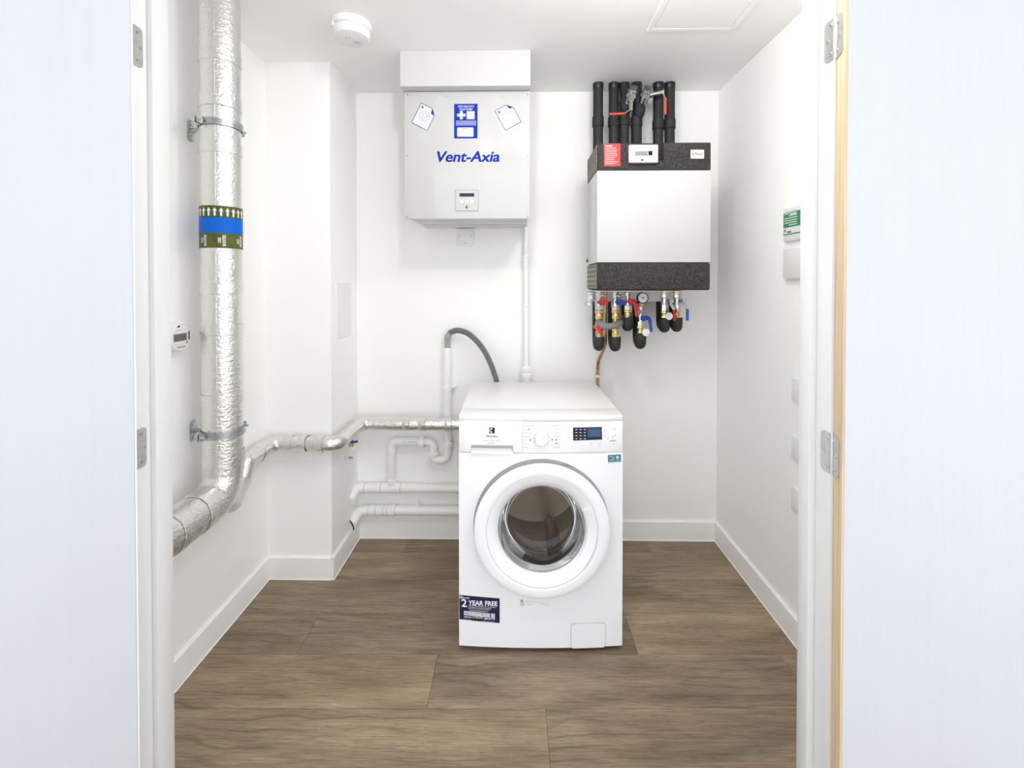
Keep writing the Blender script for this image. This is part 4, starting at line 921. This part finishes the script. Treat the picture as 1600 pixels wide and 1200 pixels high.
MB().lathe([(.166, .002), (.1585, .012), (.1542, .027), (.1538, .026), (.1535, .0), (.152, -.014), (.158, -.022), (.186, -.012), (.193, -.003)], DP, ax, 72).build('inner_ring', 'gasket', dr, smooth=50)
e = MB(); e.lathe([(.1565, .030), (.1560, .0345), (.1520, .0345), (.1515, .030)], DP, ax, 72); e.build('glass_rim', 'grey', dr)
# handle segment of the ring
hv, hf = [], []; A0, A1, NA = radians(-40), radians(27), 26
pr = [(.1585, .0405), (.1590, .0470), (.170, .0545), (.188, .0612), (.1915, .0590)]
for i in range(NA + 1):
    aa = A0 + (A1 - A0) * i / NA
    for r_, h_ in pr: hv.append(DP + V((cos(aa) * r_, -h_, sin(aa) * r_)))
kk = len(pr)
for i in range(NA):
    for j in range(kk - 1): hf.append((i * kk + j, i * kk + j + 1, (i + 1) * kk + j + 1, (i + 1) * kk + j))
hf += [tuple(range(kk)), tuple(NA * kk + j for j in range(kk))]
MB().add(hv, hf).build('handle', 'front', dr, smooth=40)
# gasket and drum
e = MB(); e.lathe([(.2, -.028), (.186, -.030), (.172, -.036), (.160, -.05), (.158, -.062), (.168, -.074), (.19, -.078), (.19, -.085)], DP, ax, 72); e.build('gasket', 'gasket', t, smooth=60)
e = MB(); e.lathe([(.185, -.085), (.205, -.088), (.225, -.10), (.225, -.40), (.21, -.42), (.10, -.43), (.06, -.415), (0, -.41)], DP, ax, 72)
dm = e.build('drum', 'drum', t, smooth=40)
for k in range(3):
    aa = radians(-72 + 120 * k); d = V((cos(aa), 0, sin(aa))); n = V((-sin(aa), 0, cos(aa))); b = bmesh.new(); mb = MB(); st = []
    for y_ in (.11, .2, .3, .40):
        w_ = .032 - (.006 if y_ in (.11, .40) else 0); hgt = .052 - (.018 if y_ in (.11, .40) else 0)
        st.append([DP + V((0, y_, 0)) + d * .225 - n * w_, DP + V((0, y_, 0)) + d * (.225 - hgt * .75) - n * w_ * .45, DP + V((0, y_, 0)) + d * (.225 - hgt), DP + V((0, y_, 0)) + d * (.225 - hgt * .75) + n * w_ * .45, DP + V((0, y_, 0)) + d * .225 + n * w_])
    vv = [p for r_ in st for p in r_]; ff = [(i * 5 + j, i * 5 + j + 1, (i + 1) * 5 + j + 1, (i + 1) * 5 + j) for i in range(3) for j in range(4)] + [(0, 1, 2, 3, 4), (15, 16, 17, 18, 19)]
    b.free(); mb.add(vv, ff).build('paddle', 'drum', dm, smooth=50)
e = MB()
for r_ in range(5):
    for c_ in range(36):
        aa = 2 * pi * (c_ + .5 * (r_ % 2)) / 36; d = V((cos(aa), 0, sin(aa))); e.lathe([(.0028, 0), (0, 0)], DP + V((0, .13 + r_ * .055, 0)) + d * .2246, -d, 6)
e.build('drum_holes', 'black', dm, smooth=0, kind='stuff')
e = MB(); pa = radians(65); q = V((cxx + cos(pa) * .236, -.003, czz + sin(pa) * .236))
e.obox(q, V((sin(pa), 0, -cos(pa))), V((0, 1, 0)), V((cos(pa), 0, sin(pa))), .010, .002, .004, .001, 1); e.build('door_latch_mark', 'grey', t)
# feet
for sx_ in (-1, 1):
    for y_ in (.06, .50): MB().cyl((sx_ * .24, y_, 0), (sx_ * .24, y_, .018), .022, .018, 16).build('foot', 'rubber', t)
# drawer
a, b = ML(722.5, 658), ML(815.4, 705.5)
dw = curved(a.x, b.x - .001, b.z, a.z, -.0022, .01, bev=.0012).build('detergent_drawer', 'front', cpn)
onface((736, 695.8), (801.6, 706.4), .0006, 'handle_recess', 'grey', dw, .0022)
a, b = ML(736, 696), ML(801.6, 706); e = curved(a.x + .002, b.x - .005, b.z + .004, a.z - .010, -.0032, -.0026); e.build('handle_slot', 'shade', dw)
onface((736, 704.4), (801.6, 708), .006, 'handle_lip', 'front', dw, .0022)
onface((815.7, 659.5), (816.5, 705), .0008, 'panel_seam', 'faint', cpn)
B0 = .0022
onface((764.2, 668), (773, 677.2), .0003, 'logo_square', 'black', dw, B0, 2)
lc = ML(768.6, 672.6); e = MB(); e.lathe([(.0088, B0 + .0004), (.0, B0 + .0005)], (lc.x, fy(lc.x), lc.z), ax, 28); e.build('logo_disc', 'paper', dw, smooth=0)
e = MB(); y_ = fy(lc.x) - B0 - .0006
e.prism([V((lc.x - .0085, y_, lc.z)), V((lc.x - .001, y_, lc.z - .0030)), V((lc.x + .002, y_, lc.z)), V((lc.x - .001, y_, lc.z + .0030))], V((0, -.0002, 0)))
e.prism([V((lc.x - .0015, y_, lc.z - .0012)), V((lc.x + .0025, y_, lc.z - .0082)), V((lc.x + .0028, y_, lc.z)), V((lc.x + .0025, y_, lc.z + .0082)), V((lc.x - .0015, y_, lc.z + .0012))], V((0, -.0002, 0))); e.build('logo_emblem', 'black', dw, smooth=0)
ftext('Electrolux', 5, (768.5, 681.6), 'black', dw, 18, B0, bold=.015)
e = MB()
for p_, q_ in (((754.5, 688.7), (764.5, 688.7)), ((766, 688.7), (772, 688.7)), ((774, 688.7), (782, 688.7)), ((761.5, 692.5), (774.5, 692.5))): fline(e, p_, q_, .0026, B0)
e.warp(bend).build('text_line', 'faint', dw, smooth=0)
# dial and printed programme list
dcn = ML(845.9, 683.8); dy = fy(dcn.x)
e = MB(); e.lathe([(.0270, 0), (.0262, .003), (.0255, .004)], (dcn.x, dy, dcn.z), ax, 48); dl = e.build('programme_dial', 'shade', cpn)
e = MB(); e.lathe([(.0252, .002), (.0245, .016), (.0225, .0195), (.012, .0205), (0, .0205)], (dcn.x, dy, dcn.z), ax, 48); e.build('knob', 'front', dl)
e = MB(); e2 = MB(); random.seed(11)
for k in range(7):
    y = 665.3 + k * 5.55; w_ = (19.5, 10, 13, 12.5, 7, 7, 7)[k]; fline(e, (817.2, y), (817.2 + w_, y), .0028)
    ex = (838, 836, 834, 833, 834, 836, 839)[k]; fline(e2, (816.8, y + 2.6), (ex, y + 2.6), .0007)
    w_ = (12, 9.5, 11, 10, 6, 7, 12)[k]; fline(e, (875 - w_, y - .2), (875, y - .2), .0028)
    ex = (854, 856, 858, 859, 858, 856, 853)[k]; fline(e2, (ex, y + 2.2), (875, y + 2.2), .0007)
e.warp(bend).build('text_line', 'faint', cpn, smooth=0); e2.warp(bend).build('programme_line', 'faint', cpn, smooth=0)
e = MB()
for k in range(9): aa = radians(-90 + (k - 4) * 22); c_ = (845.9 + 13.2 * cos(aa), 683.8 - 13.2 * sin(aa)); fline(e, c_, (845.9 + 15 * cos(aa), 683.8 - 15 * sin(aa)), .0009)
for c_ in ((828.6, 687.2), (863, 687), (868.5, 687), (868.8, 692.5), (826.5, 670.6)): fline(e, (c_[0] - 1.4, c_[1]), (c_[0] + 1.4, c_[1]), .0055)
e.warp(bend).build('programme_symbol', 'print', cpn, smooth=0)
q = ML(845.5, 666.3); e = MB(); e.lathe([(.0040, 0), (.0040, .0004), (.0030, .0004)], (q.x, fy(q.x), q.z), ax, 20); e.build('off_mark', 'faint', cpn)
ds = facepoly([(895.2, 668), (940.6, 667.6), (941.2, 687.3), (895.6, 688.3)], .0012, 'display', 'screen', cpn)
facepoly([(918.2, 669.6), (939.2, 669.4), (939.4, 682.8), (918.2, 683)], .0003, 'blue_window', 'bluelcd', ds, .0012)
e = MB()
for r_ in range(4):
    for c_ in range(3): x_ = 900.5 + c_ * 6.6; y = 671.1 + r_ * 4.8; fline(e, (x_ - 1.6, y), (x_ + 1.6, y), .0026, .0012)
e.warp(bend).build('display_symbol', 'faint', ds, smooth=0)
e = MB()
for p_, q_, w_ in (((883, 674.5), (894, 674.4), .001), ((885, 679.3), (893, 679.2), .0016), ((886.5, 684), (891.5, 684), .0024), ((920, 691.5), (928, 691.4), .001), ((932, 691.4), (940, 691.3), .001), ((920, 696.3), (928, 696.2), .001), ((922, 693.8), (926.5, 693.8), .0022), ((934, 693.8), (939, 693.6), .0022), ((934, 695.9), (938.5, 695.7), .0018), ((929, 690), (931, 692), .0016)): fline(e, p_, q_, w_)
for c_ in ((950.5, 672.3), (957, 672.2), (950.5, 683.5), (957.5, 683.2), (950.2, 677.5), (950.6, 686.2), (957.8, 686)): fline(e, (c_[0] - 1.3, c_[1]), (c_[0] + 1.3, c_[1]), .0026)
e.warp(bend).build('text_line', 'faint', cpn, smooth=0)
e = MB()
for c_ in ((945.5, 672.6), (962, 672.2), (945.8, 682.4), (962.3, 681.6)): fline(e, (c_[0] - .8, c_[1]), (c_[0] + .8, c_[1]), .0036)
fline(e, (953.6, 690), (963, 689.6), .0034); e.warp(bend).build('button_mark', 'print', cpn, smooth=0)
onface((953.6, 692.2), (963, 697.8), .0012, 'start_button', 'front', cpn); e = MB()
for p_, q_ in (((953.4, 692), (963.2, 691.8)), ((953.4, 698), (963.2, 697.8)), ((953.4, 692), (953.4, 698)), ((963.2, 691.8), (963.2, 697.8))): fline(e, p_, q_, .0007, 0, .0004)
e.warp(bend).build('button_outline', 'faint', cpn, smooth=0); ftext('I 6', 4.2, (958.4, 694.8), 'print', cpn, 4.2, .0013)
# stickers on the front
s = facepoly([(950.3, 711.9), (971.2, 711.5), (971.2, 722.5), (950.4, 723)], .0007, 'sticker', 'teal', t); s['label'] = 'small teal sticker with white circle print'
q = ML(955.3, 717.2); e = MB(); e.lathe([(.0062, 0), (.0062, .0003), (.0078, .0003), (.0078, 0)], (q.x, fy(q.x) - .0007, q.z), ax, 24)
q = ML(965.6, 715.8); e.lathe([(.0052, .0003), (0, .0003)], (q.x, fy(q.x) - .0007, q.z), ax, 20); e.build('print', 'paper', s, smooth=0)
e = MB(); fline(e, (960.5, 713.5), (960.5, 721), .0009, .0007); fline(e, (963, 720.2), (969, 720.1), .002, .0007); e.warp(bend).build('print', 'faint', s, smooth=0)
facepoly([(950.4, 723.1), (971.2, 722.6), (971.2, 724.6), (950.5, 725.2)], .0006, 'sticker_strip', 'paper', s)
s = facepoly([(717.3, 932.2), (727, 932.7), (740, 933.3), (755, 934), (768, 934.6), (780.7, 935.3), (780.8, 973.7), (768, 973.1), (755, 972.5), (740, 971.7), (727, 971), (717.5, 970.4)], .0008, 'sticker', 'navy', t); s['label'] = 'dark navy sticker offering two years free'
ftext('Electrolux', 4.3, (727.6, 936.3), 'paper', s, 11.5, .0009, bold=.02)
facepoly([(718.2, 933.4), (721.4, 933.5), (721.4, 937.8), (718.2, 937.6)], .0003, 'logo_square', 'paper', s, .0008)
e = MB(); fline(e, (718.6, 935.6), (720.4, 935.7), .003, .0011); e.warp(bend).build('logo_emblem', 'navy', s, smooth=0)
ftext('2', 17, (724.9, 945.2), 'white_print', s, 8.6, .0009, bold=.02)
ftext('YEAR FREE', 10.2, (754.6, 944), 'white_print', s, 46, .0009, bold=.03)
e = MB()
for p_, q_, w_ in (((731.5, 948), (775.5, 949.8), .0017), ((731.5, 950.5), (768, 951.9), .0017), ((731.5, 952.6), (766, 954), .0014), ((733, 955.4), (762.5, 956.5), .0019), ((718, 940), (718.1, 941), .0006), ((723, 970), (773, 972.2), .0008)): fline(e, p_, q_, w_, .0009)
e.warp(bend).build('text_line', 'faint', s, smooth=0)
facepoly([(724.6, 956.8), (765.2, 958.8), (765.2, 965.4), (724.6, 963.4)], .0004, 'number_panel', 'paper', s, .0008)
ftext('0800 597 8507', 6.8, (744.8, 961), 'print', s, 37.5, .0014)
facepoly([(767, 958.9), (773.3, 959.3), (773.3, 965.9), (767, 965.6)], .0004, 'code_panel', 'faint', s, .0008)
ftext('REPUBLIC OF IRELAND', 4, (739.6, 966.3), 'paper', s, 29.5, .0009, bold=.02)
ftext('1800 509 105', 4.2, (764.6, 967.6), 'paper', s, 17, .0009, bold=.045)
e = MB()
for p_, q_, w_ in (((821, 938.7), (836, 938.5), .0012), ((821, 940.6), (847, 940.2), .0012), ((821, 943.6), (856, 943.1), .0012), ((821, 945.4), (859.5, 944.9), .0012)): fline(e, p_, q_, w_)
e.warp(bend).build('text_line', 'faint', t, smooth=0)
ftext('UK', 3.2, (815.4, 937.5), 'black', t, 5, .0003, bold=.02); ftext('CA', 3.2, (815.4, 939.9), 'black', t, 5, .0003, bold=.02); ftext('CE', 5.2, (815.7, 944.4), 'black', t, 6.2, .0003)
# filter flap
a, b = ML(891.6, 974), ML(946.6, 1013.2)
def flap(gr, th, name, m_):
    pts = [V((x, 0, z)) for x, z in rrect(a.x + gr, b.z + gr, b.x - gr, a.z - gr, .011 - gr, 5)]
    return MB().prism(pts, V((0, -th, 0))).warp(bend).build(name, m_, t, smooth=0)
flap(0, .0007, 'flap_gap', 'grey'); flap(.0016, .0020, 'filter_flap', 'front')
# print too small to pick apart stays joined
for o in list(S.objects):
    if o.parent is not None and o.name.split('.')[0] in ('text_line', 'programme_line', 'programme_symbol', 'display_symbol', 'button_mark', 'dial_mark', 'tape_edge', 'print', 'page_drawing', 'side_dimple', 'button_ring', 'vent_slot', 'indicator_light', 'pipe_joint', 'knuckle_joint', 'button_outline', 'underside_rib'):
        o['kind'] = 'stuff'
